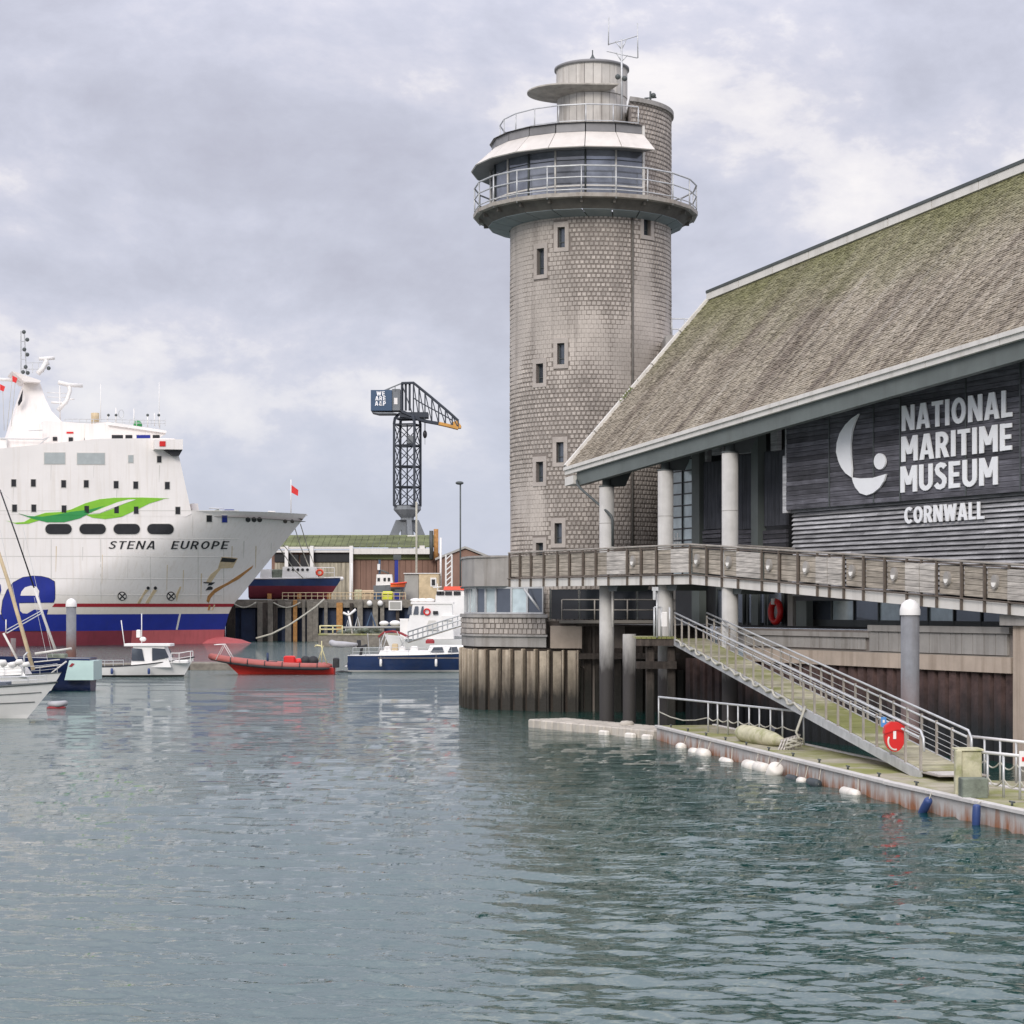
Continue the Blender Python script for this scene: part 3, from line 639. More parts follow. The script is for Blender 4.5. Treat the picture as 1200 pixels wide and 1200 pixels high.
# ---------------------------------------------------------------- museum building
e_ = V((.45,-1,0)).normalized(); v_ = V((1,.45,0)).normalized()
O_ = V((X(663,94.5),94.5,0)); C0 = O_.x+.45*O_.y
MF = Fr(O_, e_, v_)          # x = along the wall towards the camera, y = inwards, z = up
def qc(q): return C0+q*1.0966
def sp(px, q): c = qc(q); D = c*F/(px+480); return (V((X(px,D),D,0))-O_).dot(e_)
def Dq(px, q): return qc(q)*F/(px+480)
def zq(px, py, q): return Zy(py, Dq(px, q))
ZE = lambda s: 11.58+.0715*s
ZR = lambda s: 19.75+.066*s
S1 = 47.0; QR = 7.58
def RP(s, v, lift=0):
    n = V((0,-.75,.66)); z = ZE(s)+(ZR(s)-ZE(s))*v
    return MF(s, .05+(QR-.05)*v, z) + (MF.ey*n.y+V((0,0,1))*n.z)*lift
def museum():
    t = thing('maritime_museum', 'large dark timber-clad museum with steep mossy slate roof and white lettering', 'building', tuple(MF(20,4,0)))
    m = M(); Q = 24
    for i in range(Q): m.add([RP(S1*i/Q,0),RP(S1*(i+1)/Q,0),RP(S1*(i+1)/Q,1),RP(S1*i/Q,1)],[(0,1,2,3)])
    m.add([MF(0,.05,ZE(0)),MF(S1,.05,ZE(S1)),MF(S1,QR,ZR(S1)),MF(0,QR,ZR(0)),MF(0,16.2,ZE(0)),MF(S1,16.2,ZE(S1))],[(3,2,5,4)])
    m.build('roof_deck', K['black'], t)
    st = M(); rg = random.Random(11); nv = 84; wd = .2
    for r_ in range(nv):
        v0, v1 = r_/nv, (r_+1.32)/nv; s = -.05-(r_ % 2)*wd/2
        while s < S1:
            g = .012; a, b = max(.02, s+g), s+wd-g
            if b < .1: s += wd; continue
            l0 = .034+rg.uniform(-.01,.022); l1 = .008; dv = rg.uniform(-.15,.15)/nv
            st.cur = min(1, max(0, rg.gauss(.5,.24)))
            p = [RP(a,v0+dv,l0-.03),RP(b,v0+dv,l0-.03),RP(b,min(v1,1),l1),RP(a,min(v1,1),l1)]; q = [RP(a,v0+dv,l0),RP(b,v0+dv,l0+rg.uniform(-.012,.012)),RP(b,min(v1,1),l1+.006),RP(a,min(v1,1),l1+.006)]
            st.add(p+q, [(4,5,6,7),(0,1,5,4),(1,2,6,5),(3,0,4,7)]); s += wd
    Lr = math.hypot(QR, 8.2)
    def uv(p):
        d = p-O_; s = d.dot(e_); q = d.dot(v_); return (s, q/QR*Lr)
    st.build('slate', K['slate'], t, kind='stuff', uv=uv)
    def along(name, q0, q1, f0, f1, mt, s0=0, s1=S1, ref=ZE):
        p = []
        for s in (s0, s1): p.append([MF(s,q0,ref(s)+f0),MF(s,q1,ref(s)+f0),MF(s,q1,ref(s)+f1),MF(s,q0,ref(s)+f1)])
        return M().hexa([p[0][0],p[1][0],p[1][1],p[0][1],p[0][3],p[1][3],p[1][2],p[0][2]]).build(name, mt, t)
    s = 0; 
    while s < S1:      # gutter fascia in lengths
        along('gutter', -.14,.10,-.15,.0,K['cream'],s,min(S1,s+3.98)); along('fascia_board', -.06,.10,-.35,-.152,K['cream'],s+.003,min(S1,s+3.97)); s += 4
    along('eaves_beam', .12,.42,-.95,-.30,K['green_steel'],.9)
    along('eaves_end_block', -.05,.45,-.85,-.47,K['cream'],0,.9)
    m = M(); m.hexa([MF(.1,.42,ZE(0)-.72),MF(S1,.42,ZE(S1)-.72),MF(S1,6.5,ZE(S1)+3.3),MF(.1,6.5,ZE(0)+3.3),MF(.1,.42,ZE(0)-.62),MF(S1,.42,ZE(S1)-.62),MF(S1,6.5,ZE(S1)+3.4),MF(.1,6.5,ZE(0)+3.4)]).build('soffit', K['steel_dark'], t)
    s = -.05
    while s < S1:
        along('ridge_board', QR-.12,QR+.2,.02,.34,K['cream'],s,min(S1,s+2.95),ZR); along('ridge_capping', QR-.16,QR+.24,.345,.47,K['steel_dark'],s,min(S1,s+2.97),ZR); s += 3
    # verge boards
    nseg = 5
    for i in range(nseg):
        a, b = i/nseg+.003, (i+1)/nseg-.003
        p = [RP(-.14,a,-.02),RP(.06,a,-.02),RP(.06,b,-.02),RP(-.14,b,-.02)]; q = [RP(-.14,a,.16),RP(.06,a,.16),RP(.06,b,.16),RP(-.14,b,.16)]
        M().hexa(p+q).build('verge_board', K['cream'], t)
    m = M(); rg = random.Random(4)
    for _ in range(60):
        v0 = .42+rg.gauss(0,.022); c = RP(.12+rg.uniform(-.04,.16),v0,.14); d = V((rg.uniform(-1,1),rg.uniform(-.3,.3),rg.uniform(.3,1)))*.16; w_ = V((rg.uniform(-1,1),0,rg.uniform(-.5,.5)))*.05
        m.add([c-w_,c+w_,c+d],[(0,1,2)])
    m.build('weed_tuft', K['moss_roof'], t, kind='stuff')
    # gable wall
    gs = sp(786,3.9)+.05; gw = [MF(gs,4.2,4.4),MF(gs,14,4.4),MF(gs,14,13.2),MF(gs,QR,19.4),MF(gs,4.2,15.6)]
    M().prism(gw, MF.ex*.3).build('gable_wall', K['concrete'], t)
    gx = P(790,395,100)
    # columns on the water side
    for px in (711, 780, 855.5):
        q = .6; s = sp(px, q); b = MF(s,q,0); zt = ZE(s)-1.25
        M().lathe([(.33,-1),(.33,zt),(0.01,zt)], (b.x,b.y,0), 24).build('column', K['column'], t)
        m = M(); m.lathe([(.36,zt),(.36,zt+.05),(.2,zt+.05),(.2,zt+.45)], (b.x,b.y,0), 16)
        fr = Fr(b, e_, v_); m.prism([fr(-.08,-.35,zt+.55),fr(-.08,.3,zt+.0),fr(-.08,.9,zt+.05),fr(-.08,1.8,zt+1.9),fr(-.08,-.35,zt+.9)], e_*.16)
        m.build('column_bracket', K['steel_dark'], t)
        for z in (6.4, 9.0 if px != 711 else 8.9): M().lathe([(.336,z),(.342,z+.01),(.336,z+.02)], (b.x,b.y,0), 24).build('column_joint', K['concrete'], t)
    # downpipe from the eaves corner
    s = sp(711,.6); b = MF(s,.6,0)
    M().tube([P(676,563,93.6),P(677,568,93.4),P(681,573,93.2),P(712,600,91.6),P(716,604,91.4),P(717.8,609,91.4),P(718,640,91.3)],.06,8).build('downpipe', K['steel_dark'], t)
    M().tube([P(718,688,91.2),P(718,735,91.2)],.06,8).build('downpipe', K['cream'], t)
    # recessed wall : q = 3.9
    q = 3.9
    def wbox(px0, px1, y0, y1, q0, q1, mt, name, par=None, m_=None):
        s0, s1 = sp(px0,q0), sp(px1,q0); D = Dq((px0+px1)/2, q0); z0, z1 = Zy(y1, D), Zy(y0, D)
        mb = m_ or M(); mb.bx(s0,s1,q0,q1,z0,z1,MF)
        return mb if m_ else mb.build(name, mt, par or t)
    s0, s1 = sp(786,q), sp(960,q)
    M().bx(s0,s1,q+.25,q+.5,4.4,15.8,MF).build('recess_wall', K['black'], t)
    # stair-window : two columns of panes
    gx0, gx1 = sp(787,q), sp(814,q); gw_ = (gx1-gx0)/2; gf = M()
    z = 6.6; rows = []
    for i in range(3): gf.bx(gx0+gw_*i-.035,gx0+gw_*i+.035,q-.06,q+.03,6.2,13.0,MF)
    while z < 13: gf.bx(gx0+.04,gx1-.04,q-.045,q+.03,z-.03,z+.03,MF); rows.append(z); z += .52
    gwin = gf.build('stair_window', K['black'], t)
    for z in rows[:-1]:
        for i in range(2): M().bx(gx0+gw_*i+.036,gx0+gw_*(i+1)-.036,q,q+.02,z+.031,z+.489,MF).build('pane', K['glass_light'], gwin)
    m = M(); 
    for i in range(5): m.bx(gx0+.1+i*.15,gx0+.16+i*.15,q-.012,q-.004,6.75,8.3+.2*(i%2),MF)
    m.build('blind', K['white'], gwin)
    def vwall(px0, px1, y0, y1, nb, mt, name='board', qq=q):
        s0, s1 = sp(px0,qq), sp(px1,qq); D = Dq((px0+px1)/2,qq); z0, z1 = Zy(y1,D), Zy(y0,D); w_ = (s1-s0)/nb
        for i in range(nb): M().bx(s0+i*w_+.008,s0+(i+1)*w_-.008,qq-.03+random.uniform(0,.012),qq+.1,z0,z1,MF).build(name, mt, t)
    M().bx(sp(814,q),sp(823,q),q-.15,q+.2,4.4,14.5,MF).build('wall_pier', K['green_steel'], t)
    vwall(825,848,541,620,5,K['wood_dark']); vwall(862,884,533,620,5,K['wood_dark']); vwall(896,922,528,616,6,K['wood_dark'],'board',q-.5)
    M().bx(sp(885,q-.6),sp(893,q-.6),q-.8,q-.4,4.4,15,MF).build('steel_post', K['green_steel'], t)
    for px0, px1 in ((825,846),(863,883),(896,923)):
        qq = q if px0 < 890 else q-.5
        for i in range(5):
            D = Dq(px0,qq); z = Zy(622,D)-i*.19; M().bx(sp(px0,qq),sp(px1,qq),qq-.08,qq+.04,z-.15,z,MF).build('louvre', K['cladding'], t)
    for px0, px1, y0, y1 in ((826,829,520,541),(834,845,522,533),(843,848,500,530),(866,882,525,531),(876,879,510,525),(884,890,495,520),(903,911,500,528)):
        wbox(px0,px1,y0,y1,q-.3 if px0<890 else q-.8,q-.1 if px0<890 else q-.6,K['cladding_pale'],'roof_strut')
    # sign box : boards between pale cover strips ; q = 1.7
    qb = 1.75; D = Dq(920,qb)
    sA = sp(921,qb); zb = zq(921,598,qb)
    joints = [sp(x,qb) for x in (921,972,1024,1055,1132,1196,1262,1330)]
    M().bx(sA+.05,S1-.5,qb+.12,qb+.6,zb+.03,13.6,MF).build('sign_box_wall', K['black'], t)
    rg = random.Random(8); z = zb; zlim = 15.2; i = 0
    while z < zlim:
        h_ = .185; shift = 0
        for a, b in zip(joints[:-1], joints[1:]):
            if z > ZE(a)+.75: continue
            M().bx(a+.012,b-.012,qb+rg.uniform(0,.02),qb+.11,z+.008,z+h_-.008,MF).build('cladding_board', K['cladding'], t)
        z += h_; i += 1
    for a in joints[1:6]: M().bx(a-.025,a+.025,qb-.03,qb+.005,zb,ZE(a)+.5,MF).build('cover_strip', K['steel_dark'], t)
    M().bx(sA-.28,sA+.0,qb+.02,qb+.55,zb-.1,zb+2.15,MF).build('corner_post', K['cladding_pale'], t); M().bx(sA-.13,sA+.0,qb+.04,qb+.5,zb+2.15,ZE(sA)+.9,MF).build('corner_post', K['cladding_pale'], t)
    # slatted wall below ; q = 2.0
    qs = 2.0; z = 5.6; M().bx(sA+.1,S1-.5,qs+.12,qs+.5,5.4,zb+.2,MF).build('slatted_wall_backing', K['black'], t)
    brk = [sA+.03]+[sA+x for x in (4.1,8.3,12.2,16.5,21)]+[S1-1]
    row = 0
    while z < zb-.05:
        o_ = (row % 3)*.9
        for a, b in zip([brk[0]]+[x+o_ for x in brk[1:-1]], [x+o_ for x in brk[1:-1]]+[brk[-1]]):
            p0, p1 = MF(a+.01,qs+.09,z+.15), MF(b-.01,qs+.09,z+.15)
            n = v_
            vs = []
            for pp in (MF(a+.01,0,0), MF(b-.01,0,0)):
                for qq, zz in ((qs-.02,z+.0),(qs+.0,z-.015),(qs+.11,z+.105),(qs+.09,z+.125)): vs.append(pp+v_*qq+V((0,0,zz)))
            M().hexa([vs[0],vs[4],vs[5],vs[1],vs[3],vs[7],vs[6],vs[2]]).build('cladding_slat', K['cladding_pale'], t)
        z += .172; row += 1
    # lettering and emblem on the box
    D = Dq(1058,qb); 
    def line(text, px0, pyb0, px1, pyt0, sw, qf):
        s0, s1 = sp(px0,qf), sp(px1,qf); zb_ = zq(px0,pyb0,qf); zt_ = zq(px0,pyt0,qf)
        fn = lambda u, v, d: MF(s0+u, qf-.02-d, zb_+v)
        write(text, fn, s1-s0, zt_-zb_, K['letter_white'], t, sw=sw, depth=.04, gap=.10)
    line('NATIONAL',1058,505.5,1187.5,476,.185,qb); line('MARITIME',1057.5,541.5,1187.5,512,.185,qb); line('MUSEUM',1056.5,577.5,1170.5,547,.185,qb); line('CORNWALL',1061,614,1154.5,594.5,.185,qs-.05)
    def ep(px, py): s_ = sp(px,qb); return MF(s_, qb-.02, zq(px,py,qb))
    z8 = lambda L_: [ep(900+x/4, 400+y/4) for x, y in L_]
    sail = [(433,340),(400,362),(370,392),(345,430),(331,475),(328,520),(338,560),(352,592),(372,618),(400,638),(402,600),(397,540),(396,480),(403,420),(416,378)]
    bowl = [(402,638),(440,643),(500,640),(562,622),(552,655),(530,688),(500,712),(470,722),(440,712),(418,685),(408,662)]
    dot = [(532+27*math.cos(a*math.pi/9), 563+38*math.sin(a*math.pi/9)) for a in range(18)]
    for L_ in (sail, bowl, dot): M().prism(z8(L_), -v_*.07).build('emblem', K['letter_white'], t)
    # ground-floor frontage under the walkway ; q = 3.2
    qg = 3.2; M().bx(sp(838,qg),S1-1,qg+.1,qg+.4,4.3,6.2,MF).build('frontage_wall', K['black'], t)
    for px0, px1 in ((840,872),(876,898),(900,918)):
        wf = M(); s0, s1 = sp(px0,qg), sp(px1,qg)
        for a, b in ((s0,s0+.08),(s1-.08,s1)): wf.bx(a,b,qg-.05,qg+.05,4.4,6.1,MF)
        wf.bx(s0+.08,s1-.08,qg-.04,qg+.05,5.9,6.1,MF)
        f_ = wf.build('window', K['steel_dark'], t); M().bx(s0+.08,s1-.08,qg,qg+.03,4.5,5.9,MF).build('pane', K['glass'], f_)
    xs = [950,975,1001,1030,1056,1088,1118,1150,1190,1240]
    for a, b in zip(xs[:-1], xs[1:]):
        s0, s1 = sp(a,qg), sp(b,qg); f_ = M()
        f_.bx(s0,s0+.07,qg-.06,qg+.04,4.4,6.1,MF); f_.bx(s0+.07,s1,qg-.05,qg+.04,4.4,4.66,MF); f_.bx(s0+.07,s1,qg-.05,qg+.04,5.5,5.58,MF)
        f_ = f_.build('window', K['steel_dark'], t)
        M().bx(s0+.07,s1,qg,qg+.02,4.66,5.5,MF).build('pane', K['glass_light'] if a in (975,1030,1088) else K['glass'], f_)
        M().bx(s0+.07,s1,qg,qg+.02,5.58,6.1,MF).build('pane', K['glass'], f_)
    for px in (928,938,944):
        M().bx(sp(px,qg-.5),sp(px+6,qg-.5),qg-.7,qg-.4,4.4,6.2,MF).build('post', K['concrete'] if px == 928 else K['green_steel'], t)
    # handrail on the far plant roof, seen past the gable
    return t
museum()
def roof_rail():
    t = thing('plant_roof', 'grey concrete block with a low railing between the tower and the museum roof', 'building', (X(800,100),100.5,4.4))
    x0, x1 = X(780,100), X(818,100); zt = Zy(393,100)
    M().bx(x0,x1,100,104,4.4,zt,W0).build('block_wall', K['concrete'], t)
    m = M(); xr = X(788,100)
    for z in (zt+.35, zt+.85): m.tube([(xr,100.3,z),(x1,100.3,z),(x1,103,z)],.03,6,smooth=False)
    m.build('rail', K['galv'], t)
    for x in (xr, (xr+x1)/2, x1): M().tube([(x,100.3,zt),(x,100.3,zt+.85)],.03,6).build('rail_post', K['galv'], t)
roof_rail()

# ---------------------------------------------------------------- walkway bridge
def walkway():
    PT = [V((X(597,98),98,0)), V((X(810,84),84,0)), V((X(1180,66.5),66.5,0))]; d = (PT[2]-PT[1]); PT.append(PT[2]+d*.32)
    zt = [7.73,7.72,6.56,6.19]; zb = [6.1,6.09,4.92,4.55]
    t = thing('footbridge', 'raised footbridge with timber-panelled balustrade running in front of the museum', 'bridge', tuple(PT[1]))
    def at(px):
        for i in range(3):
            s = seg_px(PT[i], PT[i+1], px)
            if s <= 1.0001 or i == 2: return PT[i].lerp(PT[i+1], s), zt[i]+(zt[i+1]-zt[i])*s, zb[i]+(zb[i+1]-zb[i])*s, (PT[i+1]-PT[i]).normalized()
    inn = lambda d_: V((-d_.y, d_.x, 0))
    def block(pa, pb, o0, o1, h0, h1, mt, name, par=t, g=.0, m_=None):   # between pixel columns, offset inward o0..o1, heights above the beam foot
        A_, _, za, d1 = at(pa); B_, _, zb_, d2 = at(pb); dd = (B_-A_); ln = dd.length; dd = dd/ln; n = inn(dd); A2, B2 = A_+dd*g, B_-dd*g
        p = [A2+n*o0, B2+n*o0, B2+n*o1, A2+n*o1]; zz = [za, zb_, zb_, za]
        mb = m_ or M(); mb.hexa([V((a.x,a.y,z+h0)) for a, z in zip(p, zz)]+[V((a.x,a.y,z+h1)) for a, z in zip(p, zz)])
        return mb if m_ else mb.build(name, mt, par)
    for a, b in ((597,700),(700,810),(810,930),(930,1060),(1060,1180),(1180,1262)):
        block(a,b,0,.25,0,.36,K['cream'],'edge_beam',g=.004); block(a,b,.26,2.2,.12,.3,K['deck_dark'],'deck_slab',g=.004)
    posts = [598,610,623,638,654,668,684,699,714,736,752,770,789,810,829,847,866,894,914,936,959,973,990,1013,1038,1064,1081,1099,1128,1155,1184,1212,1242]
    grey = {(714,736),(789,810),(866,894),(959,973),(973,990),(1064,1081),(1081,1099),(1184,1212)}
    lamps = {(736,752),(810,829),(847,866),(894,914),(936,959),(990,1013),(1038,1064),(1099,1128),(1155,1184)}
    for a in posts:
        p, z1, z0, d_ = at(a); n = inn(d_); fr = Fr(V((p.x,p.y,0)), d_, n)
        M().bx(-.035,.035,-.09,-.01,z0+.0,z1-.02,fr).build('balustrade_post', K['rail_brown'], t)
    for a, b in zip(posts[:-1], posts[1:]):
        w_ = (at(b)[0]-at(a)[0]).length; g_ = (a, b) in grey; mt = K['timber_grey'] if g_ else K['timber']
        o0 = -.14 if g_ else .02; H = at(a)[1]-at(a)[2]; lo, hi = .48, H-.16; nb = 5
        pan = block(a,b,o0+.05,o0+.08,lo,hi,K['rail_brown'] if not g_ else K['timber_grey'],'timber_panel',g=.05)
        h_ = (hi-lo)/nb
        nbr = nb
        for i in range(nbr): block(a,b,o0,o0+.045,lo+i*h_+.008,lo+(i+1)*h_-.008,mt,'slat',pan,g=.07 if not g_ else .02)
        if (a, b) in lamps:
            mid = a+(b-a)*.42; p, z1, z0, d_ = at(mid); n = inn(d_); fr = Fr(V((p.x,p.y,z0+(lo+hi)/2+.05)), d_, n)
            ring = [fr(.15*math.cos(i*math.pi/8),-.1,.24*math.sin(i*math.pi/8)) for i in range(16)]
            lb = M().prism(ring, n*.12).build('bulkhead_lamp', K['concrete'], t)
            lens = [fr(.105*math.cos(i*math.pi/8),-.125,-.02+.15*math.sin(i*math.pi/8)) for i in range(8,17)]
            M().prism(lens, n*.03).build('lens', K['lamp_lens'], lb)
    m = M(); path = []; mid_ = []; low = []; far = []
    for a in [597,700,810,900,1000,1100,1180,1262]:
        p, z1, z0, d_ = at(a); n = inn(d_); path.append(V((p.x,p.y,z1))-n*.05); low.append(V((p.x,p.y,z0+.40))-n*.1); far.append(V((p.x,p.y,z1))+n*2.2)
    M().tube(path,.045,8,smooth=False).build('handrail', K['galv_rust'], t); M().tube([p-V((0,0,.1)) for p in path],.025,6,smooth=False).build('cable_tray', K['rail_brown'], t)
    M().tube(low,.03,6,smooth=False).build('lower_rail', K['rail_brown'], t); M().tube(far,.04,8,smooth=False).build('handrail', K['galv_rust'], t)
    # crossheads over the columns
    for px in (711, 780, 855.5):
        p, z1, z0, d_ = at(px); n = inn(d_); fr = Fr(V((p.x,p.y,0)), d_, n)
        M().prism([fr(-.45,.3,z0+.0),fr(.45,.3,z0+.0),fr(.32,.3,z0-.25),fr(-.32,.3,z0-.25)], n*1.6).build('crosshead', K['steel_dark'], t)
walkway()
# ---------------------------------------------------------------- museum quay, piles, pontoon, gangway
def quay():
    qf = 1.55      # quay face line (inward offset of the museum frame)
    t = thing('quay_wall', 'museum quay wall of rusty sheet piling under a pink concrete beam and panelled parapet', 'wall', tuple(MF(25,qf,0)))
    s0, s1 = sp(800,qf), S1-.5
    M().bx(s0,s1,qf+.35,qf+1.2,-1.5,2.97,MF).build('wall_core', K['pile_dark'], t)
    s = s0; i = 0
    while s < s1-.6:
        m = M(); w_ = .62; pr = [(0,.3),(.05,.3),(.12,.08),(.50,.08),(.57,.3),(.612,.3)]
        vs = []; 
        for x, y in pr: vs += [MF(s+x,qf+y,-1.4), MF(s+x,qf+y,2.98)]
        m.add(vs, [(2*j,2*j+2,2*j+3,2*j+1) for j in range(5)]); m.build('sheet_pile', K['sheet_pile'], t); s += w_
    sb = sp(872,qf); z0, z1 = 2.97, 3.5; s = sb
    brk = [sb]+[sp(x,qf) for x in (900,965,1030,1060,1110,1186)]
    for a, b in zip(brk[:-1], brk[1:]): M().bx(a+.006,b-.006,qf-.05,qf+.6,2.975,3.5,MF).build('beam_segment', K['pink_concrete'], t)
    M().bx(sb-2.2,S1,qf+.05,qf+2.2,3.5,3.53,MF).build('quay_deck', K['quay_deck'], t)
    M().bx(sb-2.4,sp(1186,qf),qf+.12,qf+.32,3.535,4.3,MF).build('parapet_wall', K['mortar'], t)
    s = sb-2.2; e = sp(1018,qf)
    while s < e-.5: M().bx(s+.012,s+.5,qf+.06,qf+.13,3.6,4.02,MF).build('parapet_panel', K['concrete'], t); s += .512
    M().bx(sb-2.4,e,qf-.02,qf+.4,4.04,4.22,MF).build('coping', K['concrete'], t)
    s = e; e2 = sp(1184,qf)
    while s < e2-.5: M().bx(s+.015,s+.6,qf+.02,qf+.13,3.56,4.26,MF).build('parapet_panel', K['concrete'], t); s += .615
    M().bx(e+.01,e2,qf-.06,qf+.4,4.28,4.5,MF).build('coping', K['concrete'], t)
    a = sp(1187,qf-.3)
    M().bx(a,a+1.6,qf-.3,qf+2,-1,4.55,MF).build('abutment', K['pink_concrete'], t); M().bx(a-.5,a+1.9,qf-.45,qf+2,4.56,4.9,MF).build('abutment_cap', K['concrete'], t)
    # dark timber-piled section between bastion and gangway
    t2 = thing('piled_jetty_front', 'dark weed-stained timber piling under the footbridge, right of the round-ended base', 'piling', (X(720,99),99,0))
    xa, xb = X(674,101.5), X(806,96)
    M().bx(xa,X(845,96),101.2,103,-1.5,4.3,W0).build('backing_wall', K['pile_dark'], t2)
    rg = random.Random(6); x = xa
    while x < xb:
        w_ = rg.uniform(.24,.42); top = rg.choice([2.2,3.6,3.9,4.1,3.9,3.0])+rg.uniform(-.2,.2)
        M().cb(x,x+w_,100.5+rg.uniform(0,.25),101.1,-1.3,top,.04).build('timber_pile', K['timber_pile'], t2); x += w_+rg.uniform(.06,.3)
    for z in (4.2, 2.6): M().bx(xa,xb,100.1,100.48,z,z+.28).build('waling', K['timber_pile'], t2)
    M().bx(xa-.8,X(860,96),99.75,108,4.35,4.5).build('jetty_deck', K['quay_deck'], t2)
    m = M(); 
    for z in (5.5,5.0): m.tube([(xa-.7,99.85,z),(xb,99.85,z)],.03,6)
    m.build('rail', K['galv_rust'], t2)
    x = xa-.7
    while x < xb: M().tube([(x,99.85,4.4),(x,99.85,5.5)],.035,6).build('rail_post', K['galv_rust'], t2); x += 1.6
    m = M(); z = 4.7
    wr = thing('shade_glazing', 'dark glazed wall behind the railing at the foot of the tower', 'building', (X(730,104),103.8,4.5))  # dark glass set before the tower to stand in for shade under the footbridge
    x = X(644,100.4)
    while x < X(786,100.4): f_ = M().bx(x,x+.07,100.3,100.45,4.5,6.05).build('window', K['steel_dark'], wr); M().bx(x+.08,x+1.4,100.36,100.4,4.55,6.0).build('pane', K['glass_dark'], f_); x += 1.42
    # gangway landing
    l = thing('gangway_landing', 'weathered timber landing stage with cross beams at the top of the gangway', 'landing', (X(770,85),85,0))
    Y0, Y1 = 84.6, 87.2; xa, xb = X(745,85), X(792,85)
    for z, h in ((3.55,.28),(2.6,.3)): M().bx(xa,xb,Y0,Y0+.3,z,z+h).build('cross_beam', K['timber_pile'], l)
    for i in range(8): M().bx(xa+i*.21,xa+i*.21+.19,Y0-.05,Y1,3.84,3.92).build('plank', K['gang_plank'], l)
    for x in (X(762,85),X(787,85)): M().cb(x-.17,x+.17,Y0+.35,Y0+.7,-1.3,3.5,.04).build('leg', K['timber_pile'], l)
    for px in (766,774,784): M().tube([(X(px,85),Y0,3.92),(X(px,85),Y0,5.15)],.045,8).build('rail_post', K['galv'], l)
    M().tube([(X(766,85),Y0,5.15),(X(774,85),Y0,5.13)],.04,8).build('rail', K['galv'], l)
    m = M(); m.tube([(X(769,85),Y0-.1,3.9),(X(769,85),Y0-.1,5.9)],.045,8); m.bx(X(763,85),X(770,85),Y0-.3,Y0-.1,5.82,5.98); m.bx(X(764,85),X(767,85),Y0-.3,Y0-.12,5.45,5.82); m.build('lamp_post', K['galv'], l)
    M().cb(X(774,85),X(781,85),Y0-.2,Y0-.05,4.35,4.95,.03).build('notice', K['white'], l)
    # boxy life ring back on the wall
    lb = thing('red_lifebuoy_cabinet', 'red lifebuoy with white bands hung on the dark wall under the footbridge', 'lifebuoy', tuple(MF(sp(908,3.0),3.0,4.7)))
    c = MF(sp(909,2.95),2.95,zq(909,717,2.95)); fr = Fr(c, e_, v_)
    M().tube([fr(.36*math.cos(i*math.pi/10),0,.42*math.sin(i*math.pi/10)) for i in range(20)],.13,8,closed=True).build('ring', K['red'], lb)
    M().bx(-.1,.1,-.16,-.1,.3,.55,fr).build('band', K['white'], lb)
quay()

def pile(name, label, px, wl_y, top_y, dpx, capped=True, grp='mooring piles standing in the water', mt='column', capm='white'):
    D = CZ*F/(wl_y-HY); r = dpx/2*D/F; zt = Zy(top_y, D); c = (X(px,D), D, 0)
    t = thing(name, label, 'mooring pile', c, grp)
    h = r*1.75 if capped else 0
    M().lathe([(r,-1),(r,zt-h),(0.01,zt-h)], c, 24).build('shaft', K[mt], t)
    if capped: M().lathe([(r*1.12,zt-h),(r*1.12,zt-h+r*.55),(r*.95,zt-r*.55),(r*.5,zt-r*.15),(.01,zt)], c, 24).build('cap', K[capm], t)
    return t
k('pile_steel', (.205,.21,.22), .8, .15, 2, .3, 20, streak=.35, dirt=(.1,.08,.06), low=(1.0, 3.2, (.14,.06,.04)))
pile('mooring_pile', 'tall grey mooring pile with a white domed cap in front of the museum parapet', 1066.5, 911, 702, 21.5, mt='pile_steel')
pile('mooring_pile', 'capless grey pile with rusty weed stains beside the dark timber piling', 737.5, 847, 743, 15.5, False, mt='column')
pile('mooring_pile', 'grey mooring pile with a pointed white cap in front of the ferry hull', 83.5, 778, 701, 11.5, mt='pile_steel')
pile('mooring_pile', 'short stub of grey pile beside the moored yachts at the left edge', 15.5, 784, 748, 6, False, mt='pile_steel')

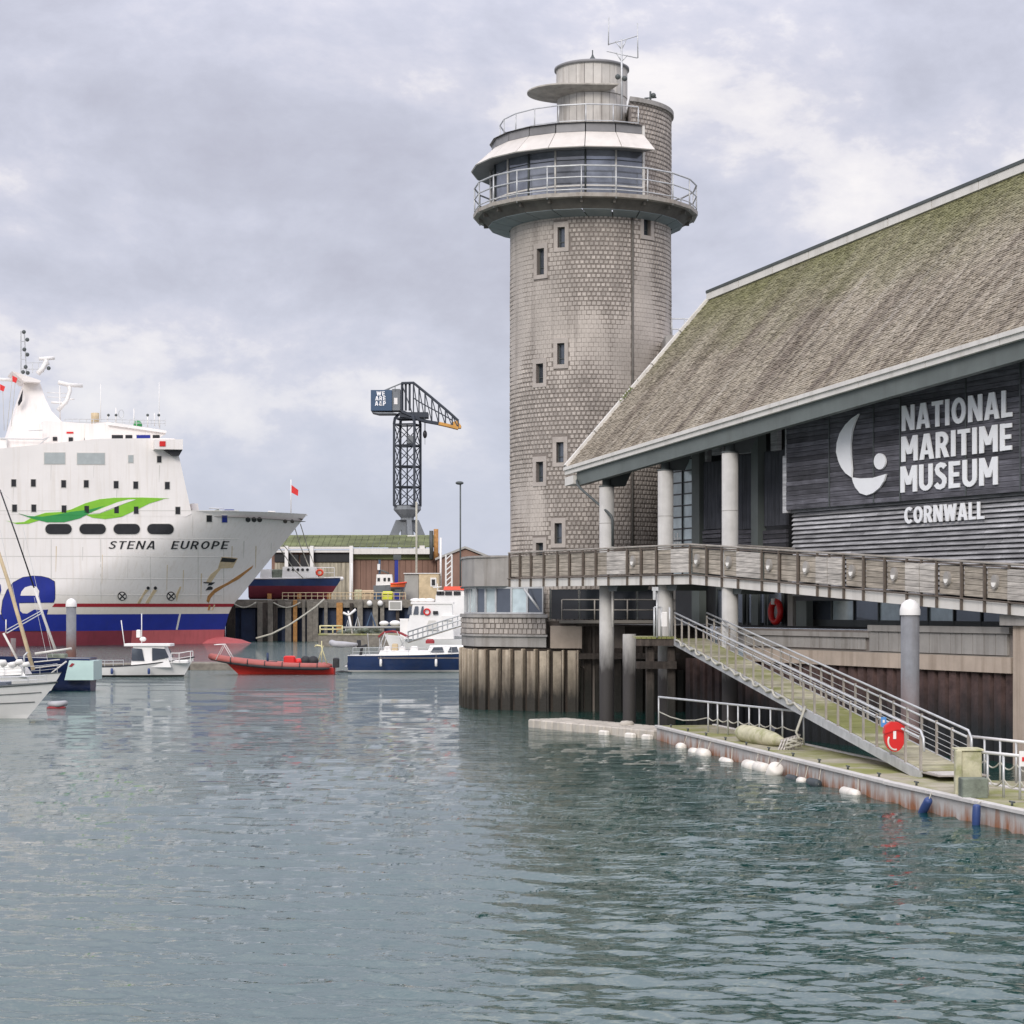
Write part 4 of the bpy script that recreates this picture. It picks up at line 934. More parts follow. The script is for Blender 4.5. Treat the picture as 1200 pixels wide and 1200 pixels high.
def pontoon():
    A_ = V((X(768,79.5),79.5,0)); B_ = V((X(1037,54.3),54.3,0)); C_ = B_+(V((X(1200,46.4),46.4,0))-B_)*1.7
    t = thing('floating_pontoon', 'long floating pontoon with rust-stained concrete sides and mossy walking deck', 'pontoon', tuple(B_))
    W_ = 2.35
    for (a, b, zt) in ((A_, B_, .55), (B_, C_, .54)):
        d = (b-a).normalized(); n = V((-d.y, d.x, 0)); ln = (b-a).length; fr = Fr(a, d, n)
        nseg = max(2, round(ln/2.6)); u = ln/nseg
        for i in range(nseg):
            M().cb(i*u+.015,(i+1)*u-.015,.04,W_,-.5,zt-.07,.03,fr).build('float_unit', K['pontoon_side'], t)
            M().cb(i*u+.006,(i+1)*u-.006,-.04,.16,zt-.068,zt+.03,.02,fr).build('edge_board', K['edge_cream'], t)
            for q in range(4): M().bx(i*u+q*u/4+.01,i*u+(q+1)*u/4-.01,.17,W_-.1,zt-.07,zt+.005+random.uniform(0,.006),fr).build('deck_panel', K['pontoon_top'], t)
            M().cb(i*u+.02,(i+1)*u-.02,W_-.09,W_+.05,zt-.07,zt+.05,.02,fr).build('kerb_board', K['edge_cream'], t)
            m = M(); c = fr(i*u+u*.5,.3,zt+.01); m.tube([c-d*.13+V((0,0,.09)),c+d*.13+V((0,0,.09))],.022,6); m.tube([c,c+V((0,0,.09))],.03,6); m.build('cleat', K['steel_dark'], t)
    d0 = (B_-A_).normalized(); n0 = V((-d0.y,d0.x,0)); FR = Fr(A_, d0, n0)
    # second arm running away to the right, behind the junction
    D1 = V((X(1118,52.5),52.5,0)); dd = V((.93,-.36,0)).normalized(); nn = V((-dd.y,dd.x,0)); f2 = Fr(D1+V((.9,1.2,0)), dd, nn)
    for i in range(4): M().cb(i*2.6+.01,(i+1)*2.6-.01,0,1.8,-.45,.46,.03,f2).build('float_unit', K['pontoon_side'], t); M().bx(i*2.6+.02,(i+1)*2.6-.02,.05,1.75,.47,.49,f2).build('deck_panel', K['pontoon_top'], t)
    # modular cube dock at the far end
    c = thing('cube_dock', 'low beige modular plastic cube dock floating at the far end of the pontoon', 'dock', (X(690,83),83,0))
    a, b = V((X(618,88),88,0)), V((X(765,79.9),79.9,0)); d = (b-a).normalized(); n = V((-d.y,d.x,0)); fr = Fr(a, d, n); ln = (b-a).length; nn_ = 19; u = ln/nn_
    for i in range(nn_):
        for j in range(4):
            M().cb(i*u+.02,(i+1)*u-.02,j*.5+.01,j*.5+.49,-.3,.34,.05,fr).build('float_cube', K['cube_dock'], c)
    c2 = fr(ln*.62,1.2,.34); M().lathe([(.3,0),(.3,.08),(.22,.16),(.01,.18)], c2, 16).build('hatch', K['cube_dock'], c)
    for i, (s_, lab) in enumerate(((ln*.66,'flat white float wedged against the cube dock'),(ln*.86,'small white float beside the end of the cube dock'),(ln*.985,'white block float tied at the joint of dock and pontoon'))):
        m = M(); p = fr(s_,-.16,.04); f3 = Fr(p, d, n); m.cb(-.28,.28,-.12,.12,-.1,.14,.05,f3); o = m.build('float', K['fender'], None); tag(o, lab, 'float', 'floats tied to the cube dock')
    # fenders
    def fend(px, py, L_, r, ang, mt, lab, pl=None):
        s_ = seg_px(A_, B_, px) if px < 1037 else None
        if s_ is not None: p = A_.lerp(B_, s_); dr = d0
        else: s_ = seg_px(B_, C_, px); p = B_.lerp(C_, s_); dr = (C_-B_).normalized()
        nr = V((-dr.y,dr.x,0)); L_ *= 2.3 if ang == 0 else 1.1; r *= 1.3 if mt == 'fender' else 1.1; p = p-nr*(r+.05); p.z = Zy(py-1.2, p.y)
        axis = dr*math.cos(R(ang))+V((0,0,1))*math.sin(R(ang))
        m = M(); ts = [-1,-.98,-.92,-.8,0,.8,.92,.98,1]; rs = [.15,.45,.8,.97,1.02,.97,.8,.45,.15]
        m.tube([p+axis*(L_/2*q) for q in ts], [r*q for q in rs], 14)
        t_ = thing('fender', lab, 'fender', tuple(p), 'fenders hung along the pontoon'); m.build('body', K[mt], t_)
        top = p+axis*(L_/2); top2 = A_ if 0 else V((p.x,p.y,0))+nr*(r+.1)+V((0,0,.57)); M().tube([top, (top+top2)/2+V((0,0,.02)), top2],.014,5).build('rope', K['rope'], t_)
    fend(805,877,.22,.13,0,'fender','small square white fender, farthest along the rusty pontoon side')
    fend(820.5,883,.30,.13,0,'fender','small beige oval fender, second from the far end of the pontoon')
    fend(832.5,885,.40,.16,0,'fender','round white fender third from the far end of the pontoon')
    fend(857.5,894,.50,.11,0,'fender','straight white cylinder fender low in the water by the pontoon')
    fend(888,899,.46,.15,0,'fender','left one of two large white fenders touching end to end')
    fend(901,901.5,.50,.15,0,'fender','right one of two large white fenders touching end to end')
    fend(918,907,.62,.19,38,'fender','fat white fender leaning steeply against the pontoon')
    fend(935,914,.34,.12,0,'fender_dark','dark grey fender just right of the leaning white fender')
    fend(946.5,917,.20,.10,0,'fender','tiny pale fender between two dark ones')
    fend(961,919,.38,.13,0,'fender_dark','dark oval fender half sunk near a rust patch')
    fend(1004,930.5,.56,.11,0,'fender','long white fender lying alone on the water before the pontoon joint')
    fend(1091,947,.62,.10,42,'fender_blue','slanting navy blue fender hanging off the near pontoon')
    fend(1151,957,.50,.09,86,'fender_blue','upright navy blue fender hanging off the near pontoon')
    # railing on the far edge
    r_ = thing('pontoon_railing', 'galvanised pontoon railing with a slack rope and closely set posts', 'railing', tuple(FR(4,2.2,.55)), 'railings on the pontoon')
    L0 = V((X(772,79.4),79.4,.55)); L1 = V((X(942,68.2),68.2,.55))
    def ra(px): q = seg_px(L0, L1, px); return L0.lerp(L1, q)
    pts = [772,830,841,853,865,878,890,903,917,942]
    for px in pts: p = ra(px); M().tube([p,p+V((0,0,1.12))],.032,6).build('post', K['galv'], r_)
    M().tube([ra(px)+V((0,0,1.12)) for px in pts],.04,8,smooth=False).build('top_rail', K['galv'], r_)
    rp = []
    for a, b in zip(pts[:-1], pts[1:]):
        for q in range(4): rp.append(ra(a).lerp(ra(b), q/4)+V((0,0,.55-(.22 if b-a > 30 else .1)*math.sin(math.pi*q/4))))
    M().tube(rp,.022,5).build('rope', K['rope'], r_)
    # second railing, right of the gangway foot
    r2 = thing('pontoon_railing', 'white-topped pontoon railing with looped ropes at the right edge by the junction box', 'railing', (X(1160,52),52,.5), 'railings on the pontoon')
    for q, (a, b) in enumerate(((V((X(1136,56.5),56.5,.5)),V((X(1230,53),53,.5))),(V((X(1139,50.8),50.8,.5)),V((X(1235,48),48,.5))))):
        n_ = 5
        for i in range(n_+1): p = a.lerp(b, i/n_); M().tube([p,p+V((0,0,1.1))],.032,6).build('post', K['galv'], r2)
        M().tube([a+V((0,0,1.1)),b+V((0,0,1.1))],.042,8).build('top_rail', K['white'], r2)
        rp = [a.lerp(b, i/40)+V((0,0,.5-.18*abs(math.sin(math.pi*i/8)))) for i in range(41)]
        M().tube(rp,.022,5).build('rope', K['rope'], r2)
    sg = thing('notice_board', 'small white notice with red writing fixed to the railing at the right edge', 'sign', (X(1198,49),49,.9))
    M().bx(X(1194,48.8),X(1215,48.8),48.75,48.79,Zy(898,48.8),Zy(880,48.8)).build('board', K['white'], sg); M().bx(X(1197,48.8),X(1212,48.8),48.735,48.748,Zy(892,48.8),Zy(887,48.8)).build('red_bar', K['red'], sg)
    # junction box
    jb = thing('junction_box', 'mossy cream timber service box standing at the foot of the gangway', 'box', (X(1142,50),50,.55))
    D = 50.4; x0, x1 = X(1119,D), X(1151,D); zt = Zy(880,D)
    M().cb(x0+.1,x1,D,D+.6,.56,zt,.03).build('cabinet', K['canvas'], jb); M().cb(x0,x0+.16,D-.1,D+.05,.56,zt+.02,.02).build('corner_post', K['canvas'], jb)
    M().cb(x0+.06,x1+.04,D-.05,D+.65,zt+.002,zt+.05,.015).build('lid', K['canvas'], jb)
    ob = M().cb(X(1127,49.6),X(1157,49.6),49.5,50.0,.56,Zy(912,49.6),.02).build('timber_crate', K['net_green'], None); tag(ob, 'low mossy dark green crate in front of the cream service box', 'crate')
    # stowed kayak and gear
    c = thing('stowed_kayak', 'canvas-wrapped kayak lying on the pontoon beside the railing', 'kayak', (X(895,70),70,.6))
    a, b = V((X(866,70.6),70.6,.85)), V((X(921,66.9),66.9,.75)); m = M()
    q = [0,.03,.1,.25,.5,.75,.92,1]; rs = [.08,.22,.29,.31,.30,.24,.13,.03]
    m.tube([a.lerp(b,x) for x in q], rs, 12); m.build('hull', K['canvas'], c)
    M().bx(0,3.2,-.1,.1,-.28,-.2,Fr(a,(b-a).normalized(),V((0,1,0)))).build('cradle', K['timber_grey'], c)
    c = thing('grey_tarpaulin', 'folded dark grey tarpaulin draped behind the wrapped kayak', 'tarpaulin', (X(893,70),70.5,.6))
    M().prism([P(880,872,70.8),P(893,866,70.8),P(904,852,70.8),P(909,853,70.5),P(903,868,70.3),P(906,880,70.3)],(.1,.5,0)).build('sheet', K['grey_cloth'], c)
    c = thing('slatted_pallet', 'small slatted timber pallet leaning at the end of the wrapped kayak', 'pallet', (X(928,66),66.5,.6))
    for i in range(6):
        a = P(917+i*3.6,868-i*1.1,66.3); b = P(911+i*3.6,882-i*.6,66.0); M().tube([a,b],.035,4,smooth=False).build('slat', K['timber_grey'], c)
    M().tube([P(914,868,66.4),P(938,861,66.4)],.04,4,smooth=False).build('rail', K['timber_grey'], c)
    M().tube([P(911,883,66.2),P(932,880,66.2)],.04,4,smooth=False).build('rail', K['timber_grey'], c)
    # gangway
    g = thing('gangway', 'long aluminium gangway with mossy planks sloping down to the pontoon', 'gangway', (X(940,70),70,2))
    U = V((X(791,84.4),84.4,Zy(750,84.4))); Dn = V((X(1079,55.4),55.4,Zy(905,55.4))); dr = Dn-U; ln = dr.length; dh = V((dr.x,dr.y,0)).normalized(); nn = V((-dh.y,dh.x,0)); d3 = dr/ln
    gf = Fr(U, d3, nn, V((0,0,1))); WG = 1.35
    npl = 110; 
    for i in range(npl): M().bx(ln*i/npl+.012,ln*(i+1)/npl-.012,.06,WG-.06,.02,.06+random.uniform(0,.008),gf).build('plank', K['gang_plank'], g)
    for y in (0, WG): M().bx(0,ln,y-.05,y+.05,-.22,.05,gf).build('side_beam', K['galv'], g)
    npst = 24
    for side in (0, WG):
        for i in range(npst+1): x = ln*i/npst; M().bx(x-.035,x+.035,side-.03,side+.03,.05,1.0,gf).build('rail_post', K['galv_rust'], g)
        for z, r_ in ((1.12,.035),(.93,.032)): 
            pts = [gf(x*ln,side,z) for x in (0,.25,.5,.75,1)]
            if z > 1 : pts += [gf(ln+.22,side,.95),gf(ln+.25,side,.6)]
            M().tube(pts,r_,8).build('handrail', K['galv'], g)
        for z in (.22,.38,.54,.70): M().tube([gf(0,side,z),gf(ln,side,z)],.011,5).build('guard_wire', K['galv'], g) if side else None
    M().bx(ln-.05,ln+1.3,.02,WG+.1,-.02,.01,Fr(gf(0,0,0)-V((0,0,.0)), (d3+V((0,0,-d3.z*.55))).normalized(), nn) if 0 else Fr(Dn-dh*ln, dh, nn)).build('foot_plate', K['galv_rust'], g)
    for i in range(5): M().bx(ln+.1+i*.25,ln+.2+i*.25,.15,WG-.1,.012,.03,Fr(Dn-dh*ln, dh, nn)).build('tread_bar', K['edge_cream'], g)
    # rope laced along the near edge beam
    rp = []
    for i in range(150): x = ln*.02+ln*.62*i/149; rp.append(gf(x,-.09-.03*math.sin(i*.9),.02+.07*math.sin(i*.55)))
    rp += [gf(ln*.645,-.1,.2), P(933,858,66), P(937,866,65.8)]
    ob = M().tube(rp,.045,6).build('mooring_rope', K['rope'], None); tag(ob, 'thick mossy rope looped along the near edge of the gangway', 'rope')
    m = M(); rg = random.Random(9)
    for q in range(5):
        c = P(931+rg.uniform(-3,3),871+rg.uniform(-3,2),66.0); m.tube([c+V((.22*math.cos(a*.5),.1*math.sin(a*.5),.1*math.sin(a*.5+q))) for a in range(13)],.03,5)
    o = m.build('rope_coil', K['rope'], None); tag(o, 'tangled coil of rope hung above the slatted pallet', 'rope')
    # lifebuoy housing + sign on the gangway side
    ps = gf(ln*.93,-.12,.45)
    h = thing('lifebuoy_housing', 'bright red plastic lifebuoy housing hung on the gangway railing', 'lifebuoy housing', tuple(ps))
    px = 1056; t_ = seg_px(U, Dn, px); c = U.lerp(Dn, t_); c = V((c.x,c.y,Zy(865,c.y)))-nn*.18; fr = Fr(c, (1,0,0), (0,1,0))
    out = [(.285*math.cos(a*math.pi/12)*(1 if a < 12 else 1-.05*math.sin((a-12)*math.pi/12)), .02+.40*math.sin(a*math.pi/12)) for a in range(24)]
    M().prism([fr(x,0,z) for x, z in out],(0,.22,0)).build('body', K['red'], h)
    M().prism([fr(x*1.06,-.05,z) for x, z in [(-.285,.12),(-.25,.33),(-.1,.45),(.08,.45),(.25,.34),(.29,.14),(.06,.24)]],(0,.3,0)).build('hood', K['red'], h)
    M().tube([fr(.19*math.cos(R(a))-.0,-.02,-.08+.24*math.sin(R(a))) for a in range(150,300,15)],.026,6).build('ring', K['fender'], h)
    M().bx(-.05,.03,-.03,0,-.02,.2,fr).build('figure_mark', K['white'], h)
    t_ = seg_px(U, Dn, 1039.5); c = U.lerp(Dn, t_); c = V((c.x,c.y,Zy(846,c.y)))-nn*.1
    s_ = thing('blue_safety_sign', 'small blue plate fixed to the gangway rail beside the red housing', 'sign', tuple(c)); M().bx(-.075,.075,-.01,.01,-.14,.14,Fr(c)).build('plate', K['blue_sign'], s_); M().bx(-.03,.03,-.013,-.0101,-.02,.06,Fr(c)).build('symbol', K['white'], s_)
pontoon()
# ---------------------------------------------------------------- ferry
PH = R(19); SA = V((-math.cos(PH), -math.sin(PH), 0)); SN = V((math.sin(PH), -math.cos(PH), 0)); SO = V((X(360,290), 290, 0))
S = Fr(SO, SA, SN)       # x = metres aft of the stem head, y = towards the viewer, z = up
def spl(px, py, y=13.0):  # point of the lengthwise plane y seen at px,py -> (t, z)
    kx = (px-600)/F; o = SO+SN*y; t = (kx*o.y-o.x)/(SA.x-kx*SA.y); D = (o+SA*t).y; return t, Zy(py, D)
def sq(px, py, y=13.0): t, z = spl(px, py, y); return S(t, y, z)
def lerpt(z, tab):
    for (z0, v0), (z1, v1) in zip(tab[:-1], tab[1:]):
        if z <= z1: f = max(0, (z-z0)/(z1-z0)); return v0+(v1-v0)*f
    return tab[-1][1]
def rake(z): return lerpt(z, [(-2,12),(0,11.9),(1.9,11.8),(4.1,11.2),(5.2,10.7),(18.2,0)])
def hb(t, z):
    Lz = lerpt(z, [(-2,42),(0,38),(5,31),(12,23.5),(18.2,18.5)]); return 13*math.sin(math.pi/2*max(0, min(1, t/Lz)))**.95
def ferry():
    t = thing('ferry', 'large white passenger ferry with blue band and red waterline moored bow-right', 'ferry', tuple(S(40,0,0)))
    T = [0,.12,.3,.55,.9]+[1.4+.7*i for i in range(18)]+[14]+[14.9+.8*i for i in range(48)]+[55,70,100,132]
    allm = M()
    def band(zs, mt, name, tr=(0,999), off=0, label=None, keep=True):
        z2 = []
        for a, b in zip(zs[:-1], zs[1:]): q = max(1, round((b-a)/.75)); z2 += [a+(b-a)*i/q for i in range(q)]
        zs = z2+[zs[-1]]; m = M(); tt = [x for x in T if tr[0] <= x <= tr[1]]
        for sd_ in (1, -1):
            vs = []
            for x in tt:
                for z in zs:
                    zz = z-(.45*min(1, x/20) if z > 18 else 0); b = hb(x, z)+off
                    vs.append(S(rake(z)+x-(off if x == 0 else 0), b*sd_, zz))
            n = len(zs); fs = []
            for i in range(len(tt)-1):
                for j in range(n-1):
                    q = (i*n+j, (i+1)*n+j, (i+1)*n+j+1, i*n+j+1); q = q if sd_ < 0 else q[::-1]; fs += [(q[0],q[1],q[2]),(q[0],q[2],q[3])]
            m.add(vs, fs, True)
            if keep: allm.add(vs, fs)
        return m.build(name, mt, t, label=label)
    band([4.1,5.05,5.5,7.5,10,12.5,15,17,18.2], K['ship_white'], 'hull')
    band([1.9,4.1], K['royal'], 'boot_band', label='royal blue band along the hull')
    band([-1.5,0,1.9], K['antifoul'], 'lower_hull', (14.0,999), label='dark red lower hull'); band([-1.5,0,1.9], K['antifoul_fresh'], 'lower_hull', (0,14.0), label='paler red lower hull at the bow')
    band([5.06,5.50], K['red_line'], 'red_stripe', (0,26.2), .04, keep=False)
    # bulbous bow
    c = S(14.5,0,-.75); m = M(); m.ball(c, 1, (7.3,2.3,1.75), 20, Fr((0,0,0), SA, SN)); m.build('bulbous_bow', K['antifoul_fresh'], t)
    # foredeck
    TD = [.3,.9,1.4,2.4,3.8,5.6,8,11,14.5,18.5]; pl = [S(rake(18.2)+x, hb(x,18.2)*.97, 17.1) for x in TD]+[S(23,12.6,17.1),S(23,-12.6,17.1)]+[S(rake(18.2)+x,-hb(x,18.2)*.97,17.1) for x in TD[::-1]]
    M().prism(pl,(0,0,.05)).build('foredeck', K['deck_dark'], t)
    # superstructure
    def block(pts, y0, y1, mt, name, par=None, sd_=None):
        yy = y1; pp = [spl(px, py, yy) if not isinstance(px, tuple) else px for px, py in pts] if not sd_ else pts
        m = M(); m.prism([S(a, y1, z) for a, z in pp], SN*(y0-y1)); return m, m.build(name, mt, par or t)
    top = [spl(*p) for p in ((205,514),(193,513.5),(117,514),(86,517),(50,520.5),(0,525.5))]
    pts = [spl(224.5,602),spl(222,590),spl(211,540)]+top+[(80,25.2),(131,25.2),(131,17),(19.5,17)]
    m, _ = block(pts, -13.02, 13.02, K['ship_white'], 'superstructure', sd_=1); allm.add(m.v, m.f)
    bv = BVHTree.FromPolygons([V(p) for p in allm.v], allm.f)
    cam_o = V((0,0,CZ))
    def cast(px, py):
        d = V(((px-600)/F, 1, (HY-py)/F)).normalized(); h, n, _, _ = bv.ray_cast(cam_o, d)
        if h is None:
            h = sq(px, py); n = SN.copy()
        if n.dot(d) > 0: n = -n
        return h, n
    def decal(pts, mt, name, off=.05, par=None, label=None, dens=3.0):
        # cut the outline into thin rows and cells so the sheet follows the curved plating
        n = len(pts); ys = sorted(p[1] for p in pts); lines = [ys[0]]
        for y in ys[1:]:
            if y-lines[-1] < .02: continue
            g = max(1, int((y-lines[-1])/2.2+.999)); y0 = lines[-1]; lines += [y0+(y-y0)*i/g for i in range(1, g+1)]
        mb = M()
        def cross(y, ym):
            r_ = []
            for i in range(n):
                (xa, ya), (xb, yb) = pts[i], pts[(i+1) % n]
                if (ya <= ym) != (yb <= ym): r_.append((xa+(xb-xa)*(ym-ya)/(yb-ya), xa+(xb-xa)*(y-ya)/(yb-ya)))
            return [b for a, b in sorted(r_)]
        for ya, yb in zip(lines[:-1], lines[1:]):
            ym = (ya+yb)/2; ca, cb = cross(ya+1e-4, ym), cross(yb-1e-4, ym)
            for i in range(0, len(ca)-1, 2):
                wd = max(ca[i+1]-ca[i], cb[i+1]-cb[i]); g = max(1, int(wd/dens+.999)); ga = [cast(ca[i]+(ca[i+1]-ca[i])*q/g, ya) for q in range(g+1)]; gb = [cast(cb[i]+(cb[i+1]-cb[i])*q/g, yb) for q in range(g+1)]
                vs = [a+m_*off for a, m_ in ga]+[a+m_*off for a, m_ in gb]; mb.add(vs, [(q, g+1+q, g+2+q, q+1) for q in range(g)])
        for (xa, ya), (xb, yb) in zip(pts, pts[1:]+pts[:1]):      # rim, so the sheet has a thickness
            g = max(1, int(math.hypot(xb-xa, yb-ya)/3+.999))
            h = [cast(xa+(xb-xa)*q/g, ya+(yb-ya)*q/g) for q in range(g+1)]
            mb.add([a+m_*off for a, m_ in h]+[a+m_*.002 for a, m_ in h], [(q, q+1, g+2+q, g+1+q) for q in range(g)])
        return mb.build(name, mt, par or t, label=label)
    # faint plate seams
    for yy in (598.5,631,652,678,697):
        m = M()
        for i in range(0, 30):
            x0, x1 = -20+i*10, -10+i*10
            if x1 > 340-(yy-603)*.78: break
            a, na = cast(x0, yy); b, nb = cast(x1, yy); u = V((0,0,.05)); m.add([a+na*.012-u,b+nb*.012-u,b+nb*.012+u,a+na*.012+u],[(0,1,2,3)])
        if m.v: m.build('plate_seam', K['plate_line'], t)
    for x in (60,118,176,232,262):
        m = M(); y0_, y1_ = 632, 705
        for i in range(7):
            a, na = cast(x+(i*.0), y0_+(y1_-y0_)*i/7); b, nb = cast(x, y0_+(y1_-y0_)*(i+1)/7); u = SA*.05; m.add([a+na*.012-u,b+nb*.012-u,b+nb*.012+u,a+na*.012+u],[(0,1,2,3)])
        m.build('plate_seam', K['plate_line'], t)
    def win(px0, px1, y0, y1, mt=K['black'], rim=K['plate_line']):
        g = .7
        f = decal([(px0-g,y0-g),(px1+g,y0-g),(px1+g,y1+g),(px0-g,y1+g)], rim, 'window', .04); decal([(px0,y0),(px1,y0),(px1,y1),(px0,y1)], mt, 'pane', .07, f)
    for x, y in ((16,566),(39,566),(74.5,567),(101,567),(136,568),(159,568.5),(196,569)): win(x-2.7,x+2.7,y-4.2,y+4.2)
    for x, y in ((17,595.5),(39.5,595.5),(75,596.5),(101.5,597),(136.5,597.3),(159.5,597.8),(208.3,598.3)): win(x-2.7,x+2.7,y-4.2,y+4.2)
    win(52,76,530.5,543.5,K['win_grey']); win(90.5,122.5,531,544,K['win_grey']); win(150.5,156,533.5,542,K['win_grey']); win(184,189,534.5,542)
    win(242,248,603.8,611.2); win(260,266,604,612,K['royal'])
    for x0 in (53,93,133,172.5):
        p = [(x0+6+6*math.cos(R(a)), 620+6*math.sin(R(a))) for a in range(90,271,20)]+[(x0+25+6*math.cos(R(a)), 620+6*math.sin(R(a))) for a in range(-90,91,20)]
        f = decal([(620 and (a-x0-15.5)*1.05+x0+15.5, (b-620)*1.14+620) for a, b in p], K['plate_line'], 'mooring_deck_opening', .04); decal(p, K['black'], 'opening', .07, f)
    circ = lambda cx, cy, r, n=14: [(cx+r*math.cos(2*math.pi*i/n), cy+r*math.sin(2*math.pi*i/n)) for i in range(n)]
    for x, r in ((290.5,2.9),(297.5,2.9),(304,2.9),(334,2.3),(342.3,2.1)): decal(circ(x,608.8+(2 if x > 330 else 0),r), K['black'], 'fairlead', .07)
    for x, y in ((143,698.5),(200.3,698.5)):
        c_ = decal(circ(x,y,5.3), K['black'], 'thruster_mark', .05); decal(circ(x,y,4.2), K['ship_white'], 'disc', .07, c_)
        for a in (45,135): 
            dx, dy = math.cos(R(a)), math.sin(R(a)); decal([(x+dx*4.2-dy*.7,y+dy*4.2+dx*.7),(x+dx*4.2+dy*.7,y+dy*4.2-dx*.7),(x-dx*4.2+dy*.7,y-dy*4.2-dx*.7),(x-dx*4.2-dy*.7,y-dy*4.2+dx*.7)], K['black'], 'cross_bar', .09+a*.0001, c_)
    Q = lambda L_: [(180+a/6, 540+b/6) for a, b in L_]
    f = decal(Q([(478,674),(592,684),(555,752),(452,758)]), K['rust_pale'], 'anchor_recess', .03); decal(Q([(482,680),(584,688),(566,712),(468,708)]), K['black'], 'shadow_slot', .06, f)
    decal(Q([(352,852),(430,855),(408,872),(380,876),(390,862),(350,858)]), K['black'], 'draft_mark', .05); decal(Q([(365,910),(385,885),(400,882),(416,890),(412,905)]), K['black'], 'draft_mark', .05)
    for x in (173.5,182): decal(circ(x,689,1.9,8), K['black'], 'drain', .07)
    # rust
    Q3 = lambda L_: [(a/6, 560+b/6) for a, b in L_]
    decal(Q3([(1022,785),(1045,790),(1010,830),(985,882),(965,882)]), K['rust_pale'], 'rust_streak', .03); decal(Q3([(1080,785),(1105,790),(1075,830),(1045,882),(1022,878)]), K['rust_pale'], 'rust_streak', .03)
    decal(Q([(452,758),(472,760),(440,800),(400,860),(370,850),(400,800)]), K['rust_pale'], 'rust_streak', .03)
    decal(Q([(700,735),(690,755),(600,830),(490,890),(430,930),(400,965),(388,1000),(372,985),(380,950),(430,900),(520,855),(620,790)]), K['rust'], 'rust_streak', .035)
    decal(Q([(388,1012),(400,1015),(392,1050),(380,1050)]), K['rust'], 'rust_streak', .055); decal(Q([(425,1010),(432,1012),(415,1050),(405,1050)]), K['rust_pale'], 'rust_streak', .055)
    rg = random.Random(12)
    for x, y, h_ in ((28,632,20),(66,640,30),(97,641,16),(120,650,34),(150,655,22),(196,662,30),(215,668,26),(236,672,30),(251,690,16),(272,640,26),(286,634,20),(300,640,26),(226,604,24),(60,545,18),(110,546,14),(187,545,20),(16,572,14),(137,574,16),(318,636,20)):
        w_ = rg.uniform(.25,.6); decal([(x-w_,y),(x+w_,y),(x+w_*.3-.6,y+h_),(x-w_*.4-.6,y+h_)], K['rust_pale'] if h_ > 24 else K['plate_line'], 'rust_streak', .018)
    # green wave emblem
    decal(Q3([(40,300),(100,315),(170,310),(240,270),(320,245),(420,240),(500,222),(600,178),(700,150),(800,140),(1000,138),(1190,144),(1100,150),(900,152),(820,172),(740,205),(650,240),(560,268),(450,300),(380,300),(300,292),(200,322),(120,325)]), K['green_light'], 'wave_mark', .05)
    decal(Q3([(130,250),(200,268),(300,272),(400,258),(500,238),(620,225),(740,195),(640,242),(560,285),(450,312),(330,312),(230,288)]), K['green_dark'], 'wave_mark', .07)
    decal(Q3([(600,258),(700,252),(800,215),(890,175),(960,150),(1150,150),(1050,180),(950,230),(850,275),(740,290),(650,280)]), K['green_light'], 'wave_mark', .055)
    decal(Q3([(640,245),(740,205),(830,170),(900,153),(955,152),(880,178),(790,212),(700,248)]), K['ship_white'], 'wave_mark', .09)
    # blue letter emblem
    eo = [(385,790),(382,730),(340,705),(290,693),(230,690),(160,700),(95,735),(50,790),(20,860),(10,940),(18,985),(45,1010),(60,1075),(330,1075),(325,965),(335,925),(280,930),(240,925),(215,940),(190,955),(160,952),(140,935),(132,880),(375,876),(384,850)]
    f = decal([(a/6, 560+b/6) for a, b in [((x-200)*1.02+200, (y-880)*1.015+880) for x, y in eo]], K['black'], 'emblem', .045); decal(Q3(eo), K['royal'], 'letter_shape', .07, f)
    f2 = decal(Q3([(143,828),(150,800),(175,770),(215,758),(255,765),(275,795),(272,828)]), K['ship_white'], 'letter_gap', .10, f)
    decal(Q3([(-20,740),(4,750),(8,790),(0,820),(-20,830)]), K['royal'], 'emblem', .05)
    # name
    def nm(text, x0, x1, yb, yt):
        h0 = yb-yt
        def fn(u, v, d): p, n = cast(x0+u+v*.32, yb-v); return p+n*(.02+d)
        write(text, fn, x1-x0, h0, K['black'], t, sw=.125, depth=.05, space=.9, gap=.14)
    nm('STENA EUROPE', 126.5, 266, 643.3, 633.8)
    # bridge, deckhouse, wings
    m, bh = block([(100,497),(127,494.5),(134,496),(193,505),(194,509),(188,512),(188,516),(100,516)], -9, 9, K['ship_white'], 'bridge_house')
    block([(134,495.2),(195,504.6),(195,507.5),(127,498)], -9.2, 9.4, K['white'], 'bridge_roof')
    for a, b in ((131,144),(147,155),(160,176),(179,187)):
        y_ = 9.06; f_ = M().prism([S(*[spl(x,y,9.03)[0],9.03,spl(x,y,9.03)[1]]) for x, y in ((a,509.8),(b,509.8),(b,513.8),(a,513.8))], SN*.05).build('window', K['black'] if a != 160 else K['royal'], t)
    block([(50,493.5),(58,493),(112,497),(128,503),(128,518),(50,524)], -7, 8.2, K['ship_white'], 'deckhouse')
    block([(-10,513),(50,513),(50,524),(-10,530)], -7, 8.4, K['ship_white'], 'deckhouse')
    block([(-12,514),(8.5,514),(8.5,526),(-12,526)], 8.5, 8.9, K['white'], 'side_board')
    block([(78,506),(86,506),(86,508),(78,508)], 8.2, 8.3, K['red'], 'red_plate')
    block([(105,506),(115,506),(115,514),(110,514)], 8.2, 8.3, K['black'], 'doorway')
    for a, b, c_, d_ in ((62,67,512,516.5),(80.5,85.5,512.5,519),(99,103,513,516.5)): block([(a,c_),(b,c_),(b,d_),(a,d_)], 8.2, 8.35, K['black'], 'window')
